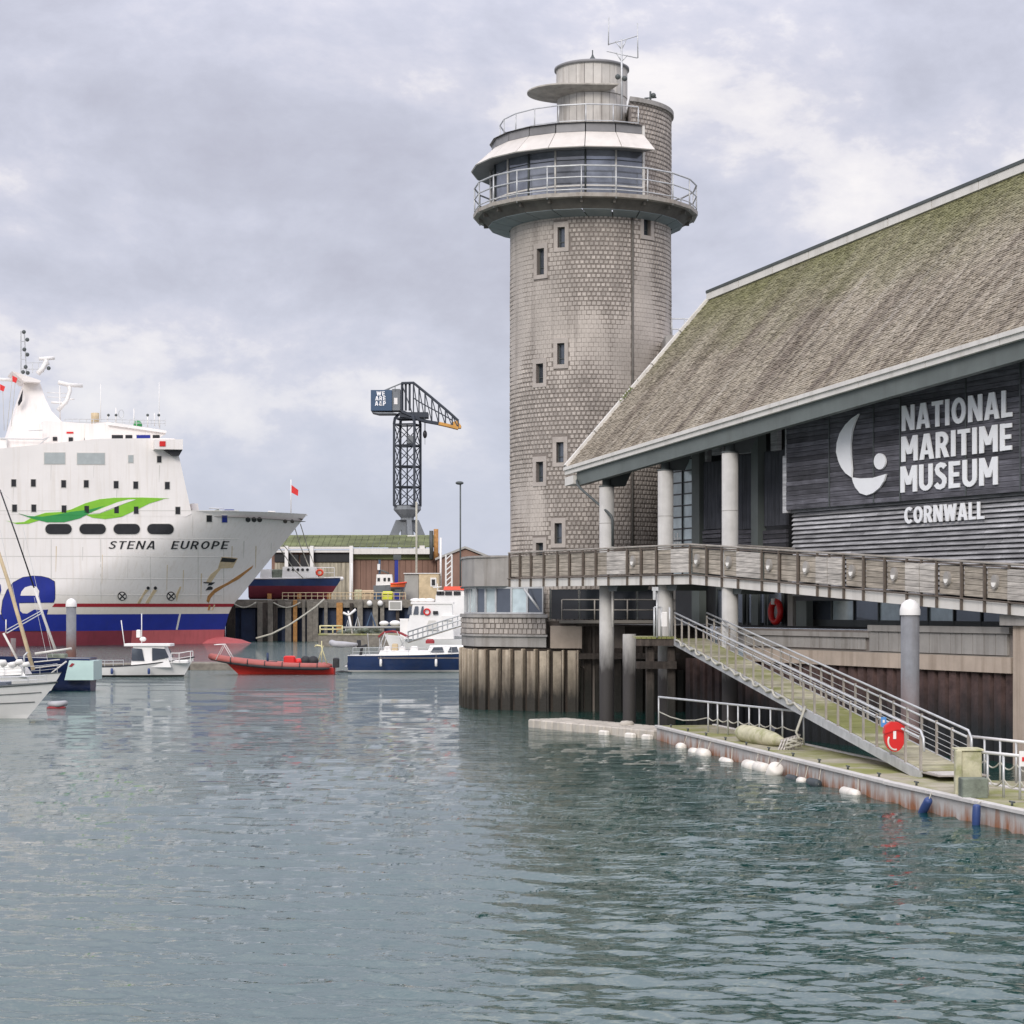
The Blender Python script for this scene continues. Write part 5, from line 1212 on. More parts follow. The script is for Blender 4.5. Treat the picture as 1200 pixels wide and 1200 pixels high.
    m = M(); q = [spl(182,514.5,15),spl(215,514.5,15),spl(215,526.5,15),spl(182,526,15)]; m.prism([S(a,14.6,z) for a, z in q], SN*-27.6); m.build('bridge_wing', K['ship_white'], t)
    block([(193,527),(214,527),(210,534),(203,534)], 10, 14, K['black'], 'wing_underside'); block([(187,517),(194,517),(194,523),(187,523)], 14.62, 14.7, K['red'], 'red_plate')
    # mast tower
    tw = [(8.5,516),(20,478),(30,446),(48,446),(54,466),(61,481),(72,493),(84,499),(84,516)]
    m = M(); a_ = [spl(x,y,4) for x,y in tw]; lo, hi = min(z for _, z in a_), max(z for _, z in a_)
    def wy(z, s_): return 1+s_*(3.2-1.7*(z-lo)/(hi-lo))
    n = len(a_); vs = [S(x,wy(z,1),z) for x, z in a_]+[S(x,wy(z,-1),z) for x, z in a_]; tr = tessellate_polygon([[V((x,z,0)) for x, z in a_]])
    m.add(vs, [tuple(q) for q in tr]+[tuple(n+i for i in q[::-1]) for q in tr]+[(i,(i+1)%n,n+(i+1)%n,n+i) for i in range(n)]); m.build('mast_tower', K['ship_white'], t)
    block([(14,435),(20,436.5),(48,446),(47,448),(28,447)], -2, 4.5, K['ship_white'], 'mast_platform')
    T_ = lambda x, y, yy=2: S(spl(x,y,yy)[0], yy, spl(x,y,yy)[1])
    def tb(pts, r, name, mt=K['white']): return M().tube([T_(*p) for p in pts], r, 6).build(name, mt, t)
    tb([(-10,444.5),(0,444.5),(28,446.5)], .22, 'yard_arm'); block([(21,472),(27,456),(26,470),(22,476)], 4, 4.2, K['black'], 'ladder')
    m = M(); 
    for x in (24.6,31): m.tube([T_(x,437),T_(x if x<30 else 28.5,388)],.09,5)
    for y in (400,410,421,432): m.tube([T_(24.6,y),T_(30,y)],.06,5)
    m.build('lattice_mast', K['galv'], t)
    for x, y in ((28,389),(32,398),(28.5,409.5),(32,415.5),(30,430),(27,436),(32.5,437),(57,431.5)): M().ball(T_(x,y), .28, n=8).build('signal_lamp', K['steel_dark'], t)
    m = M(); 
    for y in (425,432.5): m.tube([T_(32,y),T_(52,y)],.05,5)
    for x in (38,45,51): m.tube([T_(x,425),T_(x,437)],.05,5)
    m.build('platform_rail', K['galv'], t)
    tb([(44,438),(50,432),(54,424)], .35, 'radar_bracket'); tb([(45.5,420.5),(64,419.5)], .25, 'radar_scanner')
    tb([(53,421),(56,428)], .3, 'radar_bracket'); tb([(68,448),(80,451),(97,452)], .28, 'radar_scanner')
    tb([(81,452),(82,458),(78,470),(68,481)], .28, 'radar_bracket'); tb([(60,471.5),(79,472.5)], .15, 'radar_platform'); tb([(80,468),(87,467.5)], .1, 'lamp_arm')
    for y in (460,465): tb([(55,y),(78,y+1)], .05, 'rail')
    tb([(70,452),(70.5,493)], .09, 'pole')
    m = M(); 
    for y in (491.5,495): m.tube([T_(76,y-.5,8),T_(128,y,8),T_(194,y+1.5,8)],.05,5)
    for i in range(15): x = 76+i*8.4; m.tube([T_(x,491,8),T_(x,499,8)],.05,5)
    m.build('deck_rail', K['galv'], t)
    for x, y0, y1, r in ((118,450,495,.05),(126,485,495,.07),(136,478,497,.1),(157,479,500,.08),(173,487,501,.09),(186.5,448,500,.05),(181,484,500,.07),(187,483,502,.07),(70,470,480,.05)): tb([(x,y0,7),(x,y1,7)], r, 'whip_aerial')
    tb([(111.5,484,7),(111.5,497,7)], .55, 'exhaust_pipe', K['rust_pale']); M().tube([T_(142+3*math.cos(i*.63),485+5*math.sin(i*.63),7) for i in range(10)],.06,5,closed=True).build('loop_aerial', K['galv'], t)
    M().ball(T_(161.5,498,7),.6,n=10).build('green_dome', K['green_dark'], t)
    for x in (127,136,173,186): M().ball(T_(x,486.5,7),.2,n=8).build('signal_lamp', K['steel_dark'], t)
    m = M(); 
    for pts in ([(0,514,9),(50,515,9),(58,512,9)],[(8,514,9),(8,524,9)],[(40,526,9),(56,513,9)],[(33,505,9),(50,504,9)]): m.tube([T_(*p) for p in pts],.07,5)
    m.build('stair_rail', K['galv'], t)
    for x0, y0, x1, y1 in ((14,447,8,505),(18,446,13,500),(3,452,5,505)): tb([(x0,y0,5),(x1,y1,5)], .03, 'halyard', K['rope'])
    for x, y in ((14.5,440),(0,450)): 
        f = T_(x,y,5); M().add([f,f+V((.7,-.1,-.35)),f+V((.5,-.1,-1.0)),f+V((0,0,-.8)),f+V((.0,.06,0)),f+V((.7,-.04,-.35)),f+V((.5,-.04,-1.0)),f+V((0,.06,-.8))],BQ).build('red_flag', K['red'], t)
    # foredeck gear, jackstaff and flag
    block([(224.5,590),(232,590),(233.5,601),(226,602)], 8, 10, K['ship_white'], 'deck_locker'); block([(261,600),(264,597),(274,597),(278,601.5),(261,601.5)], 5, 8, K['royal'], 'covered_winch')
    block([(250,600),(253,598.5),(256,596.5),(258,599),(259,602),(250,602)], 5, 7, K['net_green'], 'windlass')
    tb([(245,595.5,6),(262,596,6)], .06, 'deck_rail'); tb([(314,599.5,2),(322,599.5,2),(323,602,2)], .08, 'deck_rail')
    tb([(341,562,0),(341,601,0)], .07, 'jackstaff')
    a = T_(341.3,568,0); M().hexa([a,a+V((.45,0,-.9)),a+V((1.0,.1,-1.0)),a+V((.35,.1,-1.6))] and [a+V((0,0,-1.1)),a+V((.95,0,-1.6)),a+V((.95,.05,-1.6)),a+V((0,.05,-1.1)),a,a+V((1.0,.0,-.75)),a+V((1.0,.05,-.75)),a+V((0,.05,0))]).build('flag', K['red'], t)
    tb([(360,603.5,0),(352,606,0.3)], .1, 'bow_rail')
    decal([(349.5,607),(355,608),(353.5,609.5)], K['black'], 'draft_mark', .06)
    decal([(211,687),(212.5,688),(209,697),(207,705),(206,697)], K['rust_pale'], 'rust_streak', .03)
    decal([(210,719),(212,719),(208,738),(206,738)], K['plate_line'], 'scrape', .03)
    # mooring lines
    for pts in ([(344,613.5,293),(352,640,302),(373,690,312),(383,702,318)],[(352,614,292),(360,640,302),(375,680,312),(385,702,318)],[(326,640,291),(345,668,300),(383,703,318)],[(343,612,293),(330,636,300),(350,660,305),(372,690,312)]):
        o = M().tube([P(*p) for p in pts], .07, 5).build('mooring_line', K['rope'], None); tag(o, {344:'mooring line dropping from the ferry bow, left one of the pair',352:'mooring line dropping from the ferry bow, right one of the pair',326:'mooring line running from low on the ferry bow to the quay bollard',343:'slack mooring line hanging under the ferry stem'}[pts[0][0]], 'rope', 'mooring lines of the ferry')
    o = M().tube([P(300,748,288),P(318,743,289),P(338,733,291),P(356,721,293),P(370,711,295),P(380,702,296)], .13, 6).build('mooring_line', K['rope'], None); tag(o, 'thick pale rope rising from the water at the bulbous bow to the quay', 'rope', 'mooring lines of the ferry')
ferry()

# ---------------------------------------------------------------- far quay, shed, crane
def flat(name, pts, z, mt):
    m = M(); m.add([V((x,y,z)) for x, y in pts], [tuple(range(len(pts)))]); o = m.build(name, mt, None); o['kind'] = 'structure'; return o
def far_quay():
    D = 300; zt = Zy(702.5, D)
    t = thing('commercial_quay', 'old commercial quay on concrete and timber piles with dark blue fendering', 'quay', (X(400,D),D,0))
    x0, x1 = X(262,D), X(640,D)
    M().bx(x0,x1,D+.2,D+1.2,Zy(712,D),zt,W0).build('deck_beam', K['rock'], t); M().bx(-140,x0-.05,D+.9,D+2,-1,zt-.1).build('wall', K['pile_dark'], t); M().bx(x0,x1,D+2.2,D+3,-1,Zy(712,D)).build('back_wall', K['quay_blue'], t)
    for px, w_, mt in ((271,1.2,'timber_pile'),(305,.8,'rock'),(311,.8,'timber_pile'),(317,.8,'rock'),(323,.6,'timber_pile'),(338,.9,'rock'),(346,.6,'rust'),(356,.45,'rock'),(363.5,.9,'rock'),(369.5,.9,'rock'),(382,.5,'rock'),(398,.9,'rust'),(412,.5,'timber_pile'),(422,.8,'rock'),(440,.8,'rock'),(448,.6,'rock'),(466,.5,'timber_pile'),(486,.6,'rust'),(507,.7,'rock'),(530,.7,'rock')):
        x = X(px,D); M().cb(x-w_/2,x+w_/2,D-.35,D+.15,-1.2,Zy(703.5,D)+random.uniform(-.4,.1),.06).build('fender_pile', K[mt], t)
    for i in range(11): x = X(275+i*24,D)+.8; M().bx(x,x+2.1,D+1.2,D+2.1,-1,Zy(714,D)).build('opening_panel', K['quay_blue'], t)  # dark blue panels fill the openings between the piles
    for a, b in ((272,300),(320,352)): M().tube([P(a+(b-a)*i/8,706+6*math.sin(math.pi*i/8),D-.5) for i in range(9)],.1,6).build('fender_chain', K['rope'], t)
    m = M(); 
    for z in (zt+.5, zt+1.0): m.tube([(X(330,D),D+1,z),(X(475,D),D+1,z)],.05,5)
    for i in range(22): m.tube([(X(330+i*6.9,D),D+1,zt),(X(330+i*6.9,D),D+1,zt+1.0)],.05,5)
    m.build('quay_rail', K['rust_pale'], t)
    flat('quay_ground', [(-400,D+1.1),(200,D+1.1),(200,900),(-400,900)], zt-.02, K['ground'])
    flat('seabed_bank', [(-400,D+3.1),(200,D+3.1),(200,900),(-400,900)], zt-.6, K['ground'])
    # museum side ground
    p = [MF(-1.5,2.5,0),MF(60,2.5,0),MF(60,60,0),MF(-1.5,60,0)]; flat('museum_ground', [(q.x,q.y) for q in p], 4.33, K['ground'])
    s = thing('sign_board', 'square pale notice board with faded marks on the quay edge', 'sign', (X(463,299),299,zt-2))
    M().bx(X(455.5,299),X(471,299),299,299.15,Zy(715,299),Zy(704,299)).build('board', K['white'], s); M().bx(X(457,299),X(469.5,299),298.95,298.99,Zy(713.5,299),Zy(705.5,299)).build('print', K['shed_grey'], s)
    for px, lab in ((433,'small white float tied to the far quay face, left of the notice board'),(445.5,'white quay light between two others left of the notice board')):
        o = M().ball(P(px,707,299.3),.42,n=10).build('float', K['white'], None); tag(o, lab, 'float')
    # shed with mossy roof
    D = 335; b = thing('boat_shed', 'long low shed with a moss-green roof, white gutter and brown walls', 'building', (X(430,D),D,zt))
    xa, xb = X(318,D), X(511,D)
    n = 26
    for i in range(n):
        x = xa+(xb-xa)*i/n; m = M(); x2 = xa+(xb-xa)*(i+1)/n-.06
        z0, z1 = Zy(641.5,D), Zy(628,D+8); m.hexa([V((x,D-.6,z0)),V((x2,D-.6,z0)),V((x2,D+8,z1)),V((x,D+8,z1)),V((x,D-.6,z0+.15)),V((x2,D-.6,z0+.15)),V((x2,D+8,z1+.15)),V((x,D+8,z1+.15))]); m.build('roof_sheet', K['moss_roof'], b)
    M().bx(xa,xb,D+8.1,D+8.5,Zy(634,D+8),Zy(627,D+8)).build('ridge', K['cream'], b); M().bx(xa+.01,xb,D+.3,D+16,zt,Zy(646,D)).build('wall', K['brown_wall'], b)
    M().bx(X(413,D),xb-1,D-1.3,D-.62,Zy(649.5,D),Zy(643,D)).build('gutter_beam', K['cream'], b); M().bx(X(413,D),X(507,D),D-.2,D+.25,Zy(655.5,D),Zy(650,D)).build('lower_roof_strip', K['moss_roof'], b)
    M().bx(X(320,D),X(413,D),D-1.3,D-.62,Zy(643.5,D),Zy(641,D)).build('gutter_beam', K['cream'], b); M().bx(X(320,D),X(410,D),D-.9,D-.5,Zy(647.5,D),Zy(645,D)).build('gutter_beam', K['white'], b)
    for px in (337,366.5,412.5): M().bx(X(px,D)-.28,X(px,D)+.28,D-1.8,D-1.32,zt,Zy(640,D)).build('post', K['white'], b)
    for a, c in ((322,335),(368,410)): 
        M().bx(X(a,D),X(c,D),D-.3,D+.2,Zy(658.5,D),Zy(648.5,D)).build('upper_window', K['black'], b)
        n = 9 if c-a > 20 else 4
        for i in range(n): u = (X(c,D)-X(a,D))/n; M().bx(X(a,D)+i*u+.02,X(a,D)+(i+1)*u-.02,D-.1,D+.25,zt,Zy(659.5,D)).build('door_panel', K['shed_wood'], b)
    for a in (338,352): M().bx(X(a,D),X(a+12,D),D-.3,D+.2,Zy(668,D),Zy(650,D)).build('upper_window', K['black'], b)
    for i in range(14): x = X(416+i*6.6,D); M().bx(x,x+.86,D+.12,D+.29,zt,Zy(656,D)).build('wall_panel', K['brown_wall'], b)
    M().bx(X(374,D),X(387,D),D+7,D+9,Zy(632,D),Zy(627.5,D)).build('roof_vent', K['white'], b); M().bx(X(475,D),X(487,D),D+7,D+9,Zy(632,D),Zy(625.5,D)).build('roof_vent', K['white'], b); M().bx(X(492,D),X(498,D),D-1.2,D-.8,Zy(644,D),Zy(639.5,D)).build('bracket', K['cream'], b)
    # gabled building behind the bastion
    D = 330; g = thing('gabled_store', 'brown gabled store with a shallow ridged roof partly hidden by the round-ended base', 'building', (X(545,D),D,zt))
    pl = [P(512,702,D),P(512,655,D),P(545,643.5,D),P(585,660,D),P(585,702,D)]; M().prism(pl,(0,14,0)).build('wall', K['brown_wall'], g)
    for a, c in (((510,656.5),(545,642.5)),((545,642.5),(588,659.5))):
        p = [P(*a,D-.4),P(*c,D-.4)]; M().hexa([p[0],p[1],p[1]+V((0,15,0)),p[0]+V((0,15,0)),p[0]+V((0,0,.35)),p[1]+V((0,0,.35)),p[1]+V((0,15,.35)),p[0]+V((0,15,.35))]).build('roof', K['shed_grey'], g)
    # poles and chimneys
    def pole(name, px, y0, y1, D, r, mt, lab, cat='lamp post', head=False):
        p = thing(name, lab, cat, (X(px,D),D,Zy(y1,D))); M().tube([P(px,y1,D),P(px,y0,D)],r,8).build('pole', K[mt], p)
        if head: M().ball(P(px-1,y0,D),.45,(1.4,1,.6),10).build('lamp_head', K['steel_dark'], p)
        return p
    pole('street_lamp',539.5,566,700,300,.12,'steel_dark','tall thin dark lamp post standing against the sky left of the tower',head=True)
    pole('flag_pole',488,588,680,310,.16,'rope','pale pole rising in front of the crane pedestal','pole')
    pole('flag_pole',412.5,660,702,302,.14,'white','white pole at the quay edge right of the raised blue boat','pole')
    pole('chimney_pipe',505.5,622,655,334,.35,'steel_dark','taller dark flue pipe at the right end of the mossy shed roof','flue'); pole('chimney_pipe',511,620,655,334,.4,'rust','rusty flue pipe at the right end of the mossy shed roof','flue')
    pole('davit_post',516.5,630,690,310,.16,'white','slender white mast leaning beside the lattice mast','mast')
    c = thing('lattice_pylon', 'short white lattice pylon behind the white workboat', 'pylon', (X(526,302),302,zt)); D = 302
    m = M(); 
    for x in (522.5,529.5): m.tube([P(x,702,D),P(x,650,D)],.13,5)
    for i in range(8): m.tube([P(522.5,700-i*6.3,D),P(529.5,693.7-i*6.3,D)],.09,5)
    m.build('frame', K['white'], c)
    c = thing('blue_hoist', 'dark blue steel column of a boat hoist in front of the brown shed', 'hoist', (X(464,318),318,zt)); D = 318
    M().bx(X(462.5,D),X(466.5,D),D,D+.5,zt,Zy(652,D)).build('column', K['royal'], c); M().bx(X(461,D),X(470,D),D-.1,D-.02,Zy(656,D),Zy(650,D)).build('head', K['steel_dark'], c)
    c = thing('signal_post', 'blue post with a white lantern in front of the brown shed', 'post', (X(444.5,315),315,zt)); D = 315
    M().bx(X(443.5,D),X(446,D),D,D+.3,zt,Zy(656,D)).build('post', K['crane_box'], c); M().bx(X(442.5,D),X(445.5,D),D-.5,D-.05,Zy(668,D),Zy(661,D)).build('lantern', K['white'], c)
    # cabins
    D = 308; c = thing('site_cabin', 'grey and cream site cabin with one small window behind the workboat', 'cabin', (X(490,D),D,zt))
    M().bx(X(474,D),X(490.5,D),D,D+5,zt,Zy(672.5,D)).build('wall', K['shed_grey'], c); M().bx(X(491,D),X(514,D),D-.2,D+5,zt,Zy(672.5,D)).build('end_wall', K['rust_pale'], c); M().bx(X(473,D),X(515,D),D-.35,D+5.2,Zy(672.4,D),Zy(671.5,D)).build('roof', K['white'], c)
    w_ = M().bx(X(504.5,D),X(511.5,D),D-.3,D-.21,Zy(687.5,D),Zy(677,D)).build('window', K['white'], c); M().bx(X(506,D),X(510,D),D-.36,D-.305,Zy(686,D),Zy(679,D)).build('pane', K['black'], w_)
    for nm_, a, c_, y0, y1, mt, lab, cat in (('covered_crate',415,424,691,702,'canvas','cream covered crate on the quay, left of the tan one','crate'),('covered_crate',424,438,691.5,702,'tarp_tan','tan covered crate standing on the quay edge','crate'),('blue_bin',438,446,694,703,'crane_box','blue bin beside the tan covered crate','bin'),('yellow_tank',448,460,693,701,'yellow','bright yellow tank on the quay under the orange boat','tank'),('blue_drum',461,468,694,702,'royal','small blue drum beside the bright yellow tank','drum')):
        o = thing(nm_, lab, cat, (X((a+c_)/2,302),303,zt)); M().cb(X(a,302),X(c_,302),302,303.4,zt,Zy(y0,302),.12).build('body', K[mt], o); M().bx(X(a,302)+.1,X(c_,302)-.1,301.95,301.99,Zy(y0+4,302),Zy(y0+3.2,302)).build('strap', K['rubber'], o)
    for i in range(4): 
        x = 449.5+i*3.2
        o = None
far_quay()

def crane():
    D = 380; t = thing('harbour_crane', 'tall dark lattice hammerhead crane with a blue counterweight box and orange jib tip', 'crane', (X(477,D),D,0))
    cx = X(477.3,D); r = 17.5*D/F; al = R(31)
    cor = lambda k_, z, rr=r, dy=0: V((cx+rr*math.cos(al+math.pi/2*k_), D+rr*math.sin(al+math.pi/2*k_)+dy, z))
    lv = [Zy(y, D) for y in (593,571,547,522.5,498)]
    for k_ in range(4): M().bx(-.22,.22,-.22,.22,lv[0],lv[-1],Fr((cor(k_,0).x,cor(k_,0).y,0))).build('mast_leg', K['crane_steel'], t)
    for i, z in enumerate(lv): M().tube([cor(k_,z) for k_ in range(4)],.22,4,closed=True,smooth=False).build('mast_ring', K['crane_steel'], t)
    for z0, z1 in zip(lv[:-1], lv[1:]):
        for k_ in range(4):
            m = M(); m.tube([cor(k_,z0),cor(k_+1,z1)],.1,4); m.tube([cor(k_+1,z0),cor(k_,z1)],.1,4); m.build('mast_brace', K['crane_steel'], t)
    m = M(); 
    for k_ in range(4): m.tube([cor(k_,lv[-1]),cor(k_,Zy(491,D),r*.93),cor(k_,Zy(485,D),r*.55)],.28,5)
    for z, q in ((Zy(491,D),.93),(Zy(485.5,D),.6)): m.tube([cor(k_,z,r*q) for k_ in range(4)],.25,4,closed=True)
    m.tube([V((cx+1.2*math.cos(a),D-1.2,Zy(494,D)+1.1*math.sin(a))) for a in [i*math.pi/8 for i in range(9)]],.2,5); m.build('mast_head', K['crane_steel'], t)
    M().bx(X(477.5,D),X(484.5,D),D-1,D+1,Zy(520,D),Zy(511,D)).build('operator_cabin', K['crane_grey'], t)
    M().tube([V((cx,D,lv[0])),V((cx,D,lv[-1]))],.14,5).build('ladder', K['crane_steel'], t)
    # pedestal
    m = M(); z = [Zy(y,D) for y in (593,597.5,607,609.5)]
    m.lathe([(2.5,z[0]),(2.55,z[1]),(1.2,z[2]),(1.3,z[3])],(cx,D,0),8,0,360,False); m.build('pedestal_neck', K['crane_grey'], t)
    zz = Zy(609.5,D); M().lathe([(1.9,zz),(1.9,zz-.01),(1.25,zz-.4),(1.25,8)],(cx,D,0),8,22,382,False).build('pedestal_core', K['crane_grey'], t)
    for k_ in range(4):
        a = R(12+90*k_); dx, dy = math.cos(a), math.sin(a); fr = Fr((cx,D,0),(dx,dy,0),(-dy,dx,0))
        M().prism([fr(.6,-.45,zz),fr(2.1,-.45,zz),fr(3.4,-.45,Zy(629,D)),fr(3.9,-.45,6),fr(2.6,-.45,6),fr(1.6,-.45,Zy(625,D)),fr(.6,-.45,zz-1.2)],fr.ey*.9).build('pedestal_leg', K['crane_grey'], t)
    # counterweight box with lettering
    zb, zt = Zy(482.5,D), Zy(458.5,D); yf = D-2.3
    M().bx(X(435.5,D),X(460,D),yf,D+2.3,zb,zt).build('counterweight_box', K['crane_box'], t)
    M().prism([P(435.5,482.8,D-2.3),P(460,483.2,D-2.3),P(466,484.5,D-2.3),P(443,484.6,D-2.3)],(0,4.6,0)).build('counterweight_sole', K['crane_grey'], t)
    M().bx(X(460.2,D),X(469.5,D),yf+.4,D+2,Zy(482,D),Zy(457,D)).build('machinery_house', K['crane_grey'], t); M().bx(X(462.5,D),X(466.5,D),yf+.3,yf+.38,Zy(475,D),Zy(467.5,D)).build('white_plate', K['white'], t)
    for txt, x0, x1, yb, yt in (('WE',442.3,452,465.2,460.2),('ARE',440.8,453,470.7,465.9),('A&P',440.5,453,476.8,471.6)):
        fn = lambda u, v, d, x0=x0, yb=yb: V((X(x0,D)+u, yf-.02-d, Zy(yb,D)+v)); write(txt, fn, (x1-x0)*D/F, (yb-yt)*D/F, K['letter_white'], t, sw=.19, depth=.08, gap=.16)
    m = M()
    for dy in (-2,2):
        m.tube([P(450,457.8,D+dy),P(470,449.5,D+dy)],.16,4); m.tube([P(452,458,D+dy),P(462,452.5,D+dy)],.1,4)
        for x, y in ((456,455),(463,452.3)): m.tube([P(x,y,D+dy),P(x,458,D+dy)],.1,4)
    m.build('tie_frame', K['crane_grey'], t)
    # jib
    up_ = [(470.5,449),(484.5,448.5),(491,453.8),(498,459.5),(506,466),(514,472.8),(522,479.5),(530,486.5),(537,493)]
    lo_ = [(470.5,482),(484.5,488),(491,491.5),(498,493.5),(506,495),(514,496.3),(522,498),(530,500),(537,501.8)]
    for dy in (-2.0, 2.0):
        M().tube([P(*p,D+dy*(1-.07*i)) for i, p in enumerate(up_)],.26,5,smooth=False).build('jib_top_chord', K['crane_steel'], t)
        M().tube([P(*p,D+dy*(1-.07*i)) for i, p in enumerate(lo_[:7])],.34,5,smooth=False).build('jib_bottom_chord', K['crane_steel'], t); M().tube([P(*p,D+dy*(1-.07*(i+5))) for i, p in enumerate(lo_[5:])],.38,5,smooth=False).build('jib_bottom_chord', K['crane_orange'], t, label='orange painted end of the jib')
        m = M()
        for i, (a, b) in enumerate(zip(up_, lo_)):
            q = D+dy*(1-.07*i); m.tube([P(*a,q),P(*b,q)],.17,4)
            if i < 8: m.tube([P(*a,q),P(*lo_[i+1],q)],.13,4)
        m.build('jib_lattice', K['crane_steel'], t)
        m = M(); mid = [((a[0]+b[0])/2, (a[1]*.55+b[1]*.45)) for a, b in zip(up_, lo_)]
        m.tube([P(*p,D+dy*(1-.07*i)) for i, p in enumerate(mid[1:8])],.14,4); m.build('jib_stringer', K['crane_steel'], t)
    m = M()
    for i in range(9): m.tube([P(*up_[i],D-2+.14*i),P(*up_[i],D+2-.14*i)],.12,4); m.tube([P(*lo_[i],D-2+.14*i),P(*lo_[i],D+2-.14*i)],.12,4)
    m.build('jib_cross_ties', K['crane_steel'], t)
    M().prism([P(529,495,D-1),P(536,492.5,D-1),P(540.5,499,D-1),P(540,501.5,D-1),P(531,502,D-1)],(0,2,0)).build('jib_tip', K['crane_orange'], t)
    for x in (472,476,480.5): M().bx(X(x,D)-.2,X(x,D)+.2,D-1.6,D-1.2,Zy(482,D),Zy(450,D)).build('tower_upright', K['crane_steel'], t)
    M().bx(X(469,D),X(502,D),D-1.9,D+1.9,Zy(490,D),Zy(484,D)).build('slewing_deck', K['crane_steel'], t)
    m = M(); m.tube([P(497.5,494,D),P(497.5,506,D)],.06,4); m.tube([P(498.5,494,D),P(498.5,506,D)],.06,4); m.build('hoist_rope', K['crane_steel'], t); M().ball(P(498,509,D),.5,(.8,.8,1.5),8).build('hook_block', K['black'], t); M().tube([P(498,512,D),P(498,521,D)],.05,4).build('hoist_rope', K['crane_steel'], t)
crane()
# ---------------------------------------------------------------- boats
def hull(fr, L_, B, H, Hb, t, mt_top, mt_bot=None, zs=.25, rake_=.9, transom=.8, name='hull', deck='white_boat', rub=None, fl=.55, p=2.2):
    n = 16; lev = [-.35, 0, zs, (zs+H)/2, H]
    def sec(u, z, top):
        b = B/2*(transom+(1-transom)*min(1, u/.35)) if u < .35 else B/2*(1-((u-.35)/.65)**p)
        hz = H+(Hb-H)*u**2; zz = z if z <= zs else zs+(hz-zs)*(z-zs)/(H-zs)
        k_ = max(0, (zz+.35)/(hz+.35)); f = k_**(fl*(.35+u*.9)); x = L_*u-(1-k_)*rake_*u**3
        return x, b*f, zz
    out = None
    def part(ls, mt, nm):
        m = M()
        for s_ in (1, -1):
            vs = []
            for i in range(n+1):
                for z in ls: x, y, zz = sec(i/n, z, 0); vs.append(fr(x, y*s_, zz))
            q = len(ls); fs = [(i*q+j, (i+1)*q+j, (i+1)*q+j+1, i*q+j+1) for i in range(n) for j in range(q-1)]
            m.add(vs, fs if s_ < 0 else [f[::-1] for f in fs], True)
        a = [fr(*sec(0,z,0)[:1], sec(0,z,0)[1], sec(0,z,0)[2]) for z in ls]; b = [fr(sec(0,z,0)[0], -sec(0,z,0)[1], sec(0,z,0)[2]) for z in ls]
        m.add(a+b, [(j, j+1, len(ls)+j+1, len(ls)+j) for j in range(len(ls)-1)]); return m.build(nm, mt, t)
    part(lev[2:], mt_top, name); part(lev[:3], mt_bot or mt_top, 'lower_hull')
    pl = [sec(i/n, H, 1) for i in range(n+1)]
    m = M(); q = [fr(x,y*.97,z-.04) for x,y,z in pl]+[fr(x,-y*.97,z-.04) for x,y,z in pl]
    m.add(q, [(i, i+1, n+1+i+1, n+1+i) for i in range(n)]); m.build('deck', K[deck], t)
    if rub:
        r_, mt = rub; M().tube([fr(x,y,z-.02) for x,y,z in pl]+[fr(x,-y,z-.02) for x,y,z in pl[::-1][1:]], r_, 6).build('rubbing_strake', mt, t)
    return sec
def rail(fr, pts, h, r, t, mt=None, name='guard_rail', n=None):
    m = M(); m.tube([fr(x,y,z+h) for x,y,z in pts], r, 6, smooth=False); m.tube([fr(x,y,z+h*.5) for x,y,z in pts], r*.7, 5, smooth=False)
    for x, y, z in pts: m.tube([fr(x,y,z),fr(x,y,z+h)], r, 5)
    return m.build(name, mt or K['galv'], t)
def cabin(fr, x0, x1, w0, w1, z0, z1, s0, s1, mt, t, name='cabin'):     # tapered house: s0,s1 slope of aft and fore walls
    v = [fr(x0,-w0/2,z0),fr(x1,-w0/2,z0),fr(x1,w0/2,z0),fr(x0,w0/2,z0),fr(x0+s0,-w1/2,z1),fr(x1-s1,-w1/2,z1),fr(x1-s1,w1/2,z1),fr(x0+s0,w1/2,z1)]
    return M().hexa(v).build(name, mt, t)
def swin(fr, pts, y, t, mt=None):
    return M().prism([fr(x,y,z) for x, z in pts], fr.ey*(.04 if y > 0 else -.04)).build('window', mt or K['glass'], t)

